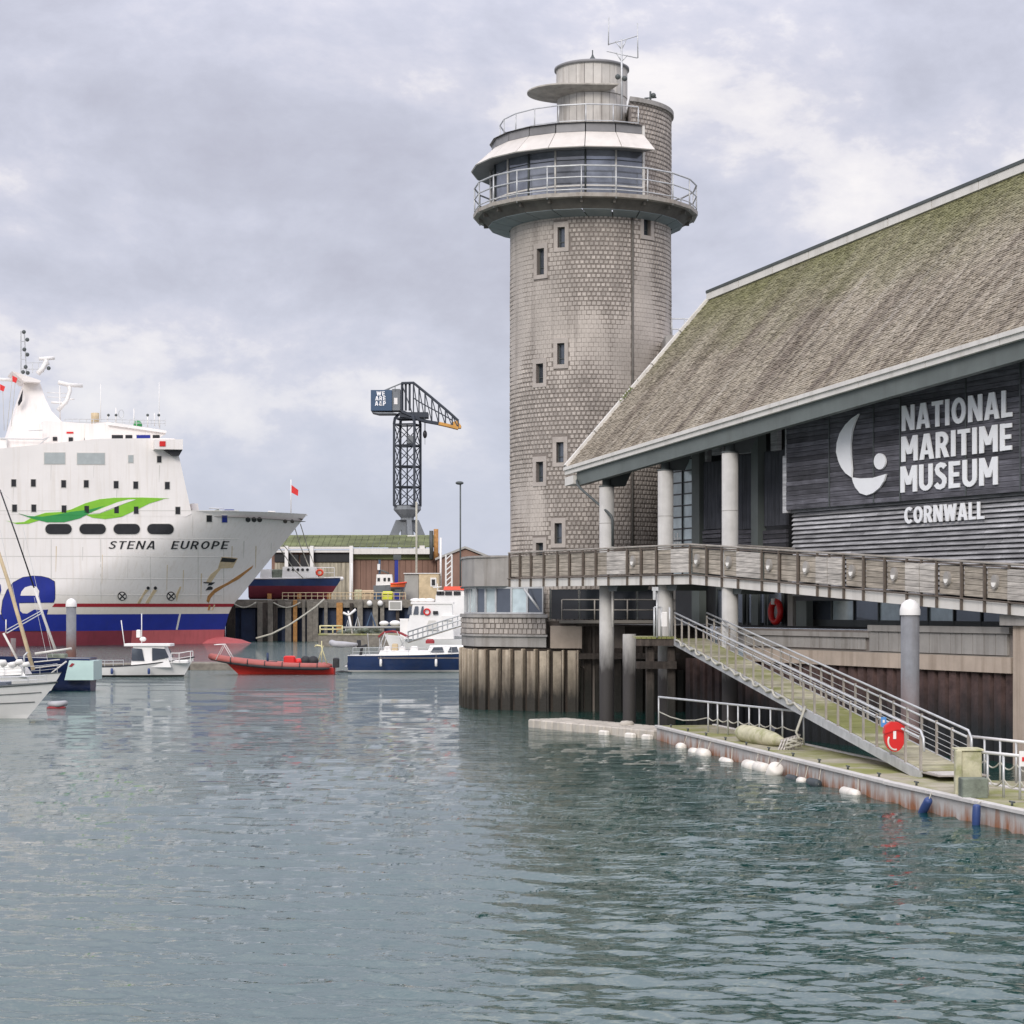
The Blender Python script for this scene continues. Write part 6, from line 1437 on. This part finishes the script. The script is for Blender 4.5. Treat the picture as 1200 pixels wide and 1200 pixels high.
# white cabin cruiser, bow right
D = 151; sc = D/F
def cruiser():
    t = thing('cabin_cruiser', 'small white cabin cruiser with blue-topped outboard lying in front of the ferry', 'boat', (X(170,D),D,0), 'boats in the harbour')
    fr = Fr((X(112,D),D,0)); L_ = 116*sc; z = lambda y: Zy(y,D)
    hull(fr, L_, 2.4, .75, 1.45, t, K['white_boat'], K['black'], .12, 1.0, .85, rub=(.04,K['rubber']))
    f = lambda px: (px-112)*sc
    cabin(fr, f(156),f(203),1.9,1.6,.7,z(757),.15,.55,K['white_boat'],t); M().cb(f(148),f(202),-.95,.95,z(757),z(754),.03,fr).build('cabin_roof',K['white_boat'],t)
    for a, b in ((157,172),(181,199)): 
        for y in (-.93,.89): swin(fr,[(f(a),z(774)),(f(b)+(.1 if a > 170 else 0),z(770 if a > 170 else 774)),(f(b-3),z(760)),(f(a),z(759))],y,t,K['glass'])
    M().cb(f(200),f(222),-.7,.7,1.0,z(773),.08,fr).build('foredeck_hatch',K['white_boat'],t)
    rail(fr,[(f(203),-.9,z(777)),(f(212),-.8,z(777)),(f(224),-.3,z(775)),(f(226),0,z(775))],.75,.03,t,K['white'])
    M().cb(-.45,-.05,-.28,.28,.75,1.35,.08,fr).build('outboard_motor',K['aqua'],t); M().bx(-.35,-.12,-.1,.1,-.3,.75,fr).build('outboard_leg',K['rubber'],t)
    M().tube([fr(f(146),0,z(757)),fr(f(142),0,z(727))],.035,6).build('aerial',K['white'],t); M().tube([fr(f(166),0,z(754)),fr(f(166),0,z(719))],.035,6).build('aerial',K['white'],t)
    M().cb(f(160),f(165),-.15,.15,z(747),z(738),.05,fr).build('radar_reflector',K['white'],t); M().ball(fr(f(167.5),0,z(749)),.25,(1,1,.7),12).build('radar_dome',K['white'],t)
    M().ball(fr(f(113),-.9,.7),.16,n=8).build('red_buoy',K['red_orange'],t)
    for px in (135,178): p = fr(f(px),-1.27,.42); M().tube([p+V((0,0,q)) for q in (-.22,-.18,0,.18,.22)],[.03,.09,.1,.09,.03],8).build('fender',K['fender_blue'],t)
    rail(fr,[(f(116),-1.0,.75),(f(126),-1.05,.76),(f(136),-1.08,.77),(f(148),-1.1,.78)],.45,.02,t,K['galv'])
    for i in range(3): M().tube([fr(f(180+i*8),-.93,z(760)),fr(f(181+i*8),-.95,z(773))],.02,4).build('window_bar',K['white'],t)
    return
cruiser()
# red RIB, bow left
def rib():
    D = 156; sc = D/F; t = thing('rigid_inflatable', 'long red rigid inflatable boat with black trim and folded gear on deck', 'boat', (X(317,D),D,0), 'boats in the harbour')
    fr = Fr((X(392,D),D,0),(-1,0,0),(0,-1,0)); f = lambda px: (392-px)*sc; z = lambda y: Zy(y,D)
    hull(fr, f(262), 2.0, .5, 1.05, t, K['rib_red'], K['rib_red'], .1, 1.5, .9, deck='grey_cloth')
    n = 20
    def tubeline(r, dz, mt, name, k_=1.0):
        pts = []
        for i in range(n+1):
            u = i/n; x = f(388)+(f(243)-.3-f(388))*u; y = 1.15*k_*(1-max(0,(u-.45)/.55)**2.4); pts.append((x,y,.62+dz+.72*u**2.6))
        full = [fr(*p) for p in pts]+[fr(x,-y,zz) for x,y,zz in pts[::-1][1:]]
        rs = [r]*len(full); rs[0] = rs[-1] = r*.4
        return M().tube(full, rs, 10).build(name, mt, t)
    tubeline(.25,0,K['rib_pink'],'tube'); tubeline(.12,-.16,K['rubber'],'rubbing_strake',1.16)
    for i in range(6): u = .1+i*.14; x = f(388)+(f(243)-f(388))*u; c = fr(x,1.15*(1-max(0,(u-.45)/.55)**2.4),.62+.72*u**2.6); M().tube([c+V((0,.27*math.cos(a),.27*math.sin(a))) for a in [q*math.pi/5 for q in range(10)]],.04,5,closed=True).build('tube_band',K['rubber'],t)
    M().bx(f(324),f(288),-.5,.5,.75,.98,fr).build('black_roll',K['rubber'],t)
    M().cb(f(346),f(333),-.45,.45,.7,z(768.5),.08,fr).build('red_console',K['red'],t); M().ball(fr(f(350),0,.95),.38,(1,1,.7),10).build('red_bag',K['red'],t)
    for px in (358,367): M().ball(fr(f(px),0,1.0),.42,(1.0,1,.95),10).build('black_bag',K['rubber'],t)
    M().cb(-.35,.1,-.35,.35,.5,1.25,.08,fr).build('outboard_motor',K['rubber'],t)
    m = M(); m.tube([fr(f(371),-.6,.8),fr(f(378),-.5,z(757)),fr(f(371),-.5,z(756)),fr(f(368),-.5,z(758))],.04,6); m.tube([fr(f(384),.6,.8),fr(f(377),.5,z(757)),fr(f(370),.5,z(756))],.04,6); m.tube([fr(f(377),0,.8),fr(f(377),0,z(751))],.035,6); m.build('a_frame',K['yellow_pale'],t)
    m = M(); 
    for y in (-.5,.5): m.tube([fr(f(254),y,1.1),fr(f(263),y,z(755)),fr(f(275),y,.95)],.035,6); m.tube([fr(f(263),y,z(755)),fr(f(252),y,z(755.5))],.035,6)
    m.build('bow_frame',K['white'],t)
    M().tube([fr(f(314),.2,.8),fr(f(314),.2,z(765))],.09,8).build('upright_float',K['quay_blue'],t)
    m = M(); 
    for i in range(4): m.tube([fr(f(277+i*3)+.12*math.cos(a),.3,1.0+.1*math.sin(a)) for a in [q*.7 for q in range(9)]],.03,5)
    m.build('rope_coils',K['rubber'],t)
rib()
# navy yacht stern-left
def yacht():
    D = 162; sc = D/F; t = thing('navy_yacht', 'dark navy sailing yacht with red sprayhood lying behind the red inflatable', 'boat', (X(480,D),D,0), 'boats in the harbour')
    fr = Fr((X(409,D),D,0)); f = lambda px: (px-409)*sc; z = lambda y: Zy(y,D)
    hull(fr, 12.2, 3.6, 1.32, 1.65, t, K['blue_hull'], K['white'], .14, 1.6, .72, rub=(.035,K['white']))
    M().bx(-.05,.02,-1.1,1.1,.35,.75,fr).build('transom_step',K['navy'],t); M().bx(f(409)-.25,f(409)+.05,-.9,.9,.42,.48,fr).build('boarding_platform',K['white'],t)
    cabin(fr,f(500),f(560),2.2,1.7,1.3,z(756),.3,1.2,K['white_boat'],t); cabin(fr,f(445),f(505),2.6,2.3,1.3,z(762),.1,.2,K['white_boat'],t,'coaming')
    for a, b, c in ((505,521,509),(525,538,528)): 
        for y in (-1.12,1.07): swin(fr,[(f(a),z(764)),(f(b),z(764)),(f(b-2),z(757.5)),(f(c),z(758))],y,t)
    pts = [fr(f(x),y_,z(y)) for x,y,y_ in ((444,745,-.9),(450,740,-.9),(460,738.5,-.9),(470,741,-.9),(478,745,-.9))]; M().prism(pts+[p+V((0,0,-.14)) for p in pts[::-1]],(0,1.8,0)).build('sprayhood',K['maroon'],t)
    m = M(); 
    for a in ((444,762,452,741),(455,742,449,762),(466,740,474,758),(478,745,470,758)): m.tube([fr(f(a[0]),-.9,z(a[1])),fr(f(a[2]),-.9,z(a[3]))],.035,6)
    m.build('hood_frame',K['galv'],t)
    rail(fr,[(f(415),-1.3,1.3),(f(430),-1.5,1.3),(f(455),-1.65,1.3),(f(480),-1.7,1.32),(f(505),-1.7,1.34),(f(530),-1.6,1.38)],.62,.02,t)
    for px, q in ((455,.3),(472,.25),(486,.3)): M().cb(f(px)-q,f(px)+q,-1.0,-.5,1.3,z(757),.1,fr).build('cockpit_locker',K['white'],t)
    M().cb(f(460),f(467),-1.0,-.4,1.3,z(754),.08,fr).build('cream_locker',K['rust_pale'],t); M().cb(f(499),f(509),-.5,.5,z(754),z(749),.12,fr).build('red_cover',K['maroon'],t)
    M().tube([fr(f(423),-.6,1.2),fr(f(425),-.7,2.0),fr(f(431),-.7,2.1)],.12,6).build('outboard_motor',K['rubber'],t)
    m = M(); m.tube([fr(f(411),-.8,1.2),fr(f(409),-.8,-.2)],.03,5); m.build('stern_ladder',K['galv'],t)
    for px in (448,512): 
        p = fr(f(px),-1.86,.75); M().tube([p+V((0,0,q)) for q in (-.3,-.26,0,.26,.3)],[.03,.1,.11,.1,.03],8).build('fender',K['white'],t); M().tube([p+V((0,0,.3)),p+V((0,.1,.75))],.012,4).build('fender_line',K['rope'],t)
    M().tube([fr(f(445),0,1.6),fr(f(445),0,z(748)),fr(f(448),0,z(747))],.04,6).build('wheel_pedestal',K['galv'],t); M().tube([fr(f(447),.45*math.cos(a),z(758)+.45*math.sin(a)) for a in [q*math.pi/7 for q in range(14)]],.025,5,closed=True).build('steering_wheel',K['galv'],t)
    M().tube([fr(f(433),-.2,1.3),fr(f(431),-.2,z(742))],.025,5).build('ensign_staff',K['galv'],t)
    M().tube([fr(x*.8,-1.78-.0*x,1.12) for x in range(3,13)],.018,4).build('cove_line',K['rust_pale'],t)
    # dinghy on davits
    d = thing('grey_dinghy', 'pale grey inflatable dinghy slung over the stern of the navy yacht', 'dinghy', (X(406,D),D-1,1.8))
    fr2 = Fr((X(389,D),D-.2,z(755)))
    pts = [(0,.0,.12),(.25,.55,.02),(.9,.66,-.02),(2.1,.62,.0)]; full = [fr2(*p) for p in pts[::-1]]+[fr2(x,-y,zz) for x,y,zz in pts[1:]]
    M().tube(full,[.08]+[.24]*(len(full)-2)+[.08],10).build('tube',K['inflatable'],d); M().bx(.3,1.9,-.5,.5,-.2,-.05,fr2).build('floor',K['inflatable'],d); M().cb(2.0,2.3,-.2,.2,-.3,.35,.05,fr2).build('outboard_motor',K['rubber'],d)
    o = M().tube([P(392,789,D-2),P(400,787,D-2),P(412,789,D-2)],.1,6).build('mooring_line',K['rubber'],None); tag(o,'dark mooring line between the red inflatable and the navy yacht','rope')
yacht()
def workboats():
    D = 230; sc = D/F; z = lambda y: Zy(y,D)
    t = thing('white_pilot_boat', 'white pilot boat with sloping wheelhouse and lifebuoy lying behind the navy yacht', 'boat', (X(505,D),D,0), 'boats in the harbour')
    fr = Fr((X(560,D),D,0),(-1,0,0),(0,-1,0)); f = lambda px: (560-px)*sc
    hull(fr, 10.5, 3.4, 1.4, 2.0, t, K['white_boat'], K['navy'], .3, 1, .9)
    cabin(fr, f(532),f(474),3,2.6,1.5,z(708),.2,1.0,K['white_boat'],t,'wheelhouse')
    M().cb(f(532),f(482),-1.4,1.4,z(708),z(705.5),.03,fr).build('wheelhouse_roof',K['white'],t)
    for a, b in ((478,483),(485,491),(493,497)): swin(fr,[(f(a),z(720)),(f(b),z(720)),(f(b),z(710.5)),(f(a+2),z(710.5))],1.45,t)
    M().tube([fr(f(501)+.33*math.cos(q*math.pi/6),1.55,z(717)+.33*math.sin(q*math.pi/6)) for q in range(12)],.09,6,closed=True).build('lifebuoy',K['red'],t); swin(fr,[(f(508),z(720)),(f(514),z(720)),(f(514),z(716)),(f(508),z(716))],1.55,t,K['black'])
    M().cb(f(470),f(478),-.8,.8,1.4,z(725),.08,fr).build('life_raft',K['white'],t); M().cb(f(520),f(533),.6,1.6,z(727),z(721),.06,fr).build('life_raft',K['white'],t)
    M().prism([fr(f(x),1.62,z(y)) for x,y in ((499,738),(503,727),(511,727),(515,738))],fr.ey*.06).build('side_door',K['plate_line'],t)
    for q in range(3): M().ball(fr(f(487+q*8),0,z(703.5)),.4,(1.6,1,.6),8).build('roof_fender',K['white'],t)
    t = thing('white_workboat', 'taller white workboat with an orange wheelhouse roof beside the bastion', 'boat', (X(530,D+8),D+8,0), 'boats in the harbour'); fr = Fr((X(575,D+8),D+8,0),(-1,0,0),(0,-1,0)); f = lambda px: (575-px)*(D+8)/F
    hull(fr, 8.5, 3.4, 1.6, 2.2, t, K['white_boat'], K['navy'], .3, 1, .9)
    cabin(fr,f(560),f(508),3,2.6,1.5,z(698),.2,.3,K['white_boat'],t,'house'); cabin(fr,f(560),f(511),2.6,2.4,z(698),z(691),.1,.2,K['white_boat'],t,'wheelhouse'); cabin(fr,f(560),f(520),2.8,2.6,z(691),z(686.5),.1,.1,K['red_orange'],t,'wheelhouse_roof')
    for a in (512,516,522,532): swin(fr,[(f(a),z(697)),(f(a)-.5-.3*(a>520),z(697)),(f(a)-.5-.3*(a>520),z(692.5)),(f(a),z(692.5))],1.4,t,K['black'])
    swin(fr,[(f(519),z(709)),(f(526),z(709)),(f(526),z(707.5)),(f(519),z(707.5))],1.5,t,K['black'])
    m = M(); m.tube([fr(f(508),1.3,z(688)),fr(f(518),1.3,z(687))],.06,5); m.tube([fr(f(513),1.2,z(698)),fr(f(513),1.2,z(683))],.06,5); m.build('signal_mast',K['white'],t)
    # moss-blue boat on the quay
    D = 304; z = lambda y: Zy(y,D); zt = z(700.5)
    t = thing('raised_blue_boat', 'blue boat with dull red bottom and cream deckhouse propped up on the far quay', 'boat', (X(345,D),D,zt), 'boats in the harbour'); sc = D/F
    fr = Fr((X(290,D),D+2.2,z(699.5))); f = lambda px: (px-290)*sc; H_ = z(677)-z(699.5)
    hull(fr, f(400), 3.6, H_-.1, H_+.1, t, K['blue_hull'], K['antifoul'], H_*.58, 2.2, .8, rub=(.1,K['white']), fl=.35)
    zz = lambda y: z(y)-fr.o.z
    cabin(fr,f(330),f(370),3.4,3.2,H_,zz(664),.1,.2,K['white_boat'],t,'deckhouse'); cabin(fr,f(304),f(318),3,3,H_,zz(667),.1,.1,K['white_boat'],t,'aft_house'); M().cb(f(318),f(331),-1.4,1.4,H_,zz(667),.1,fr).build('tarpaulin',K['net_green'],t)
    for i in range(5): M().prism([fr(f(337.5+i*5.6)+.22*math.cos(a*math.pi/4),-1.72,zz(667.5)+.22*math.sin(a*math.pi/4)) for a in range(8)],(0,-.05,0)).build('porthole',K['black'],t)
    M().tube([fr(f(374)+.45*math.cos(q*math.pi/6),-1.5,zz(671)+.4*math.sin(q*math.pi/6)) for q in range(12)],.16,6,closed=True).build('lifebuoy',K['red_orange'],t)
    rail(fr,[(f(366),-1.3,H_),(f(378),-1.3,H_),(f(391),-1,H_)],zz(665)-H_,.05,t,K['white']); M().ball(fr(f(399),0,zz(678)),.3,n=8).build('bow_float',K['white'],t)
    for px in (315,350,385): M().bx(f(px)-.3,f(px)+.3,-1.6,-1.2,-.3,.5,fr).build('prop',K['rust'],t)
    # tug and orange boat
    D = 306; z = lambda y: Zy(y,D)
    t = thing('small_tug', 'small grey tug with white wheelhouse standing on the far quay', 'boat', (X(450,D),D,zt), 'boats in the harbour'); sc = D/F
    fr = Fr((X(437,D),D+2,z(700))); f = lambda px: (px-437)*sc; hh = z(686)-z(700)
    hull(fr, f(476), 2.6, hh, hh+.4, t, K['crane_grey'], K['crane_grey'], .6, .8, .8); zz = lambda y: z(y)-fr.o.z
    cabin(fr,f(440),f(460),2.2,2,hh,zz(673),.1,.2,K['white'],t,'wheelhouse'); 
    for a in (443.5,450.5,455.5): swin(fr,[(f(a-1.6),zz(681)),(f(a+1.2),zz(681)),(f(a+1.2),zz(677)),(f(a-1.6),zz(677))],-1.12,t,K['black'])
    M().tube([fr(f(444),0,zz(673)),fr(f(446),0,zz(668)),fr(f(455),0,zz(672))],.12,6).build('roof_gear',K['steel_dark'],t)
    t = thing('orange_rescue_boat', 'bright orange rescue boat raised on the quay beside the small tug', 'boat', (X(467,D-1.5),D-1.5,zt), 'boats in the harbour'); fr = Fr((X(458,D-1.5),D-1.5,z(690))); sc = (D-1.5)/F
    hull(fr, 18*sc, 1.9, z(684)-z(690), z(682.5)-z(690), t, K['orange'], K['grey_cloth'], .25, .5, .8, deck='grey_cloth', rub=(.13,K['red_orange'])); M().bx(.6,1.6,-.5,.5,-1.1,-.1,fr).build('trailer',K['steel_dark'],t)
    # gear pontoon
    D = 262; z = lambda y: Zy(y,D)
    t = thing('gear_pontoon', 'work pontoon with yellow railing loaded with fishing frames before the far quay', 'pontoon', (X(430,D),D,0))
    M().bx(X(373,D),X(545,D),D,D+5,-.4,z(744.5)).build('float_unit', K['rock'], t); M().bx(X(373,D),X(545,D),D-.1,D+5,z(744.4),z(742.6)).build('deck_board', K['pontoon_top'], t)
    m = M(); 
    for y in (733.5,737.5): m.tube([(X(375,D),D+.1,z(y)),(X(401,D),D+.1,z(y))],.09,6)
    for x in (375,390,401): m.tube([(X(x,D),D+.1,z(733)),(X(x,D),D+.1,z(743))],.09,6)
    m.build('yellow_rail', K['yellow_pale'], t)
    m = M(); m.tube([(X(401,D),D+.3,z(735.5)),(X(475,D),D+.3,z(735))],.14,6); m.build('long_rail', K['shed_grey'], t)
    rg = random.Random(3)
    lt = thing('white_wind_vane', 'white forked mast with crossed arms standing on the gear pontoon', 'mast', (X(410,D),D+1,1)); m = M(); m.tube([P(413,743,D+1),P(409,722,D+1)],.14,6); m.tube([P(402,718,D+1),P(409,721,D+1),P(417,714,D+1)],.16,6); m.tube([P(409,721,D+1),P(408,716,D+1)],.1,6); m.build('mast', K['white'], lt)
    for i, (x0, x1, y0, lab, mt) in enumerate(((404,411,727,'leftmost grey steel A-frame on the gear pontoon','galv'),(414,424,723,'tall grey A-frame with net beside the white forked mast','galv'),(427,443,718,'blue steel A-frame leaning on the gear pontoon','crane_box'))):
        o = thing('trawl_frame', lab, 'frame', (X((x0+x1)/2,D+2),D+2,z(743)), 'steel frames on the gear pontoon'); m = M()
        for dy in (0,1): m.tube([P(x0,743,D+1.5+dy),P((x0+x1)/2,y0,D+1.5+dy),P(x1,743,D+1.5+dy)],.16 if i == 2 else .1,5); m.tube([P((x0*2+x1)/3,736,D+1.5+dy),P((x0+2*x1)/3,736,D+1.5+dy)],.1,5)
        m.build('frame', K[mt], o)
    m = M()
    for q in range(26): c = P(rg.uniform(398,446), rg.uniform(737,742.5), D+rg.uniform(.5,3)); m.ball(c, rg.uniform(.25,.55), (1.2,1,.8), 7)
    o = m.build('fishing_nets', K['net_green'], None, kind='stuff'); tag(o, 'heaped grey-green fishing nets and pots on the gear pontoon', 'nets')
    for x, w_, lab in ((450,.6,'white float bag on the pontoon, left of a pair'),(463,.7,'white float bag on the pontoon, right of a pair')):
        o = M().ball(P(x,730.5,D+1), w_, (1.05,.8,.55), 12).build('float_bag', K['white'], None); tag(o, lab, 'float')
    # second boarding gangway left of the bastion
    D2 = 215; g = thing('boarding_gangway', 'pale aluminium boarding gangway sloping down left from the bastion', 'gangway', (X(510,D2),D2,2)); a, b = P(478,750,D2), P(548,728,D2-6)
    m = M(); d = (b-a); n_ = 12
    for dy in (0,1.1):
        for h in (0,.55,1.05): m.tube([a+V((0,dy,h-.2)),b+V((0,dy,h-.2))],.07,6)
        for i in range(n_+1): p = a.lerp(b,i/n_)+V((0,dy,-.2)); m.tube([p,p+V((0,0,1.05))],.05,5)
    m.build('rail', K['galv'], g); M().hexa([a+V((0,0,-.35)),b+V((0,0,-.35)),b+V((0,1.1,-.35)),a+V((0,1.1,-.35)),a+V((0,0,-.25)),b+V((0,0,-.25)),b+V((0,1.1,-.25)),a+V((0,1.1,-.25))]).build('deck', K['galv_rust'], g)
    # rib moored by the pontoon behind
    ob = thing('low_quay_wall', 'low grey stone breakwater strip on the water between the cruiser and the red inflatable', 'breakwater', (X(240,165),165,0)); 
    M().cb(X(222,166),X(300,166),166,168,-.5,.62,.1).build('float_unit', K['rock'], ob); M().cb(X(112,166)-1,X(221,166),166,168,-.5,.55,.1).build('float_unit', K['rock'], ob)
workboats()
def left_boats():
    # near motorboat bow, far left
    D = 94.5; sc = D/F; z = lambda y: Zy(y,D)
    t = thing('white_motorboat', 'white motorboat with pointed bow cut off by the left edge', 'boat', (X(0,D),D,0), 'boats in the harbour'); Lb = 8.2
    fr = yaw((X(67,D)-Lb*math.cos(R(-8)),D-Lb*math.sin(R(-8)),0),-8)
    hull(fr, Lb, 2.7, 1.35, z(799), t, K['white_boat'], K['white_boat'], .18, 1.75, .9, rub=(.045,K['steel_dark']), p=2.4, fl=.7)
    m = M(); 
    for zz_, k_ in ((.62,.80),(.98,.93)):
        pts = []
        for i in range(12):
            u = .1+i*.078; b_ = 1.35*(1-max(0,(u-.35)/.65)**2.4); hz = 1.35+(z(799)-1.35)*u**2; f_ = ((zz_*hz/1.35+.35)/(hz+.35))**(.7*(.35+u*.9)); pts.append(fr(Lb*u-(1-(zz_*hz/1.35+.35)/(hz+.35))*1.75*u**3, -b_*f_-.012, zz_*hz/1.35))
        m.tube(pts,.022,5)
    m.build('hull_line', K['steel_dark'], t)
    cabin(fr,1.5,5.6,2.1,1.5,1.35,2.0,.4,1.6,K['white_boat'],t,'coachroof'); M().cb(5.2,5.9,-.3,.3,1.5,1.72,.04,fr).build('hatch',K['glass'],t)
    M().tube([fr(5.25,-1.12,1.0),fr(5.1,-1.2,.85),fr(5.2,-1.15,.7)],.04,6).build('anchor_fitting',K['steel_dark'],t)
    rail(fr,[(4.2,-1.15,1.5),(5.6,-.95,1.55),(7.0,-.5,1.6),(7.7,0,1.65),(7.0,.5,1.6),(5.6,.95,1.55),(4.2,1.15,1.5)],.35,.018,t)
    # yachts with raked spars behind
    D = 122; sc = D/F; z = lambda y: Zy(y,D)
    t = thing('sailing_yacht', 'white sailing yacht with a thick pale raked mast against the ferry emblem', 'boat', (X(20,D),D,0), 'boats in the harbour')
    fr = Fr((X(-75,D),D,0)); f = lambda px: (px+75)*sc
    hull(fr, f(72), 2.5, 1.0, 1.25, t, K['white_boat'], K['navy'], .15, .9, .8, rub=(.03,K['steel_dark']))
    M().tube([P(39,785,D),P(25,735,D),P(10,683,D),P(-30,560,D)],[.12,.12,.11,.09],10).build('mast',K['rust_pale'],t)
    M().tube([P(41,766,D-.2),P(84,760,D-.2)],.075,8).build('boom',K['cream'],t)
    m = M(); m.tube([P(8,742,D),P(50,718,D)],.035,5); m.tube([P(8,738,D),P(48,716,D)],.03,5); m.build('spreader',K['galv'],t)
    M().tube([P(4,742,D),P(20,772,D)],.07,6).build('strut',K['cream'],t); M().tube([P(7,726,D),P(7,742,D)],.035,6).build('aerial',K['white'],t)
    m = M()
    for a in ((0,620,26,740),(27,618,62,770),(0,575,17,590),(40,700,56,775)): m.tube([P(a[0],a[1],D),P(a[2],a[3],D)],.012,4)
    m.build('rigging',K['galv'],t)
    cabin(fr,f(-20),f(35),1.9,1.5,1.0,z(777),.3,.5,K['white_boat'],t,'coachroof')
    for px, py, w_ in ((4,777,.7),(15,779,.4),(23,776,.5),(31,779,.35)): M().tube([P(px-5,py+1,D-.9),P(px-3,py,D-.9),P(px+2,py-.5,D-.8),P(px+4,py+1,D-.8)],[.08,.2*w_+.08,.18,.06],8).build('sail_bag',K['white'],t)
    M().tube([fr(f(32),-.8,1.0),fr(f(32),-.8,z(768)),fr(f(36),-.8,z(764))],.05,6).build('winch_post',K['galv'],t)
    rail(fr,[(f(-10),-1,1),(f(10),-1.05,1),(f(30),-.95,1.05),(f(50),-.7,1.1),(f(68),-.2,1.2)],.55,.018,t)
    D = 126; z = lambda y: Zy(y,D)
    t = thing('dark_mast_yacht', 'low yacht with a thin black raked mast and navy hull behind the pale mast', 'boat', (X(45,D),D,0), 'boats in the harbour'); fr = Fr((X(108,D),D+.3,0),(-1,0,0),(0,-1,0)); f = lambda px: (108-px)*D/F
    hull(fr, 6.2, 2.3, z(771), z(769), t, K['navy'], K['navy'], .2, .6, .98, deck='cream')
    M().prism([P(75.5,797,D-1.2),P(109.5,797,D-1.2),P(109.5,774.5,D-1.2),P(81,774,D-1.2)],(0,2.6,0)).build('transom_panel',K['aqua'],t, label='pale turquoise panel with a small emblem'); M().prism([P(80.5,781,D-1.22),P(84.5,777,D-1.22),P(87.5,778,D-1.22),P(84,781.5,D-1.22)],(0,-.02,0)).build('emblem',K['maroon'],t)
    M().tube([P(0,574,D),P(20,630,D),P(40,689,D)],.045,8).build('mast',K['black'],t); M().tube([P(40,689,D),P(50,720,D),P(65,762,D)],.085,8).build('lower_mast',K['cream'],t)
    m = M(); m.tube([P(51,796,D-1.2),P(78,775,D-1.2)],.05,6); m.tube([P(40,783,D-1.2),P(72,779,D-1.2)],.04,6); m.tube([P(40,776,D-1.2),P(70,773,D-1.2)],.04,6); m.build('guard_rail',K['cream'],t)
    M().cb(X(58,D),X(78,D),D-.6,D+.4,z(771),z(766),.05).build('deck_gear',K['net_green'],t)
    t = thing('grey_tender', 'small grey and red tender floating behind the bow of the white motorboat', 'dinghy', (X(66,104),104,0)); c = X(58,104)
    M().tube([V((c,104,.2)),V((c+.5,103.7,.22)),V((c+.78,104.1,.25)),V((c+.5,104.6,.22)),V((c,104.3,.2))],.14,8).build('tube',K['inflatable'],t); M().ball(V((c+.35,104,.02)),.3,(1.7,1,.4),10).build('hull',K['maroon'],t)
left_boats()
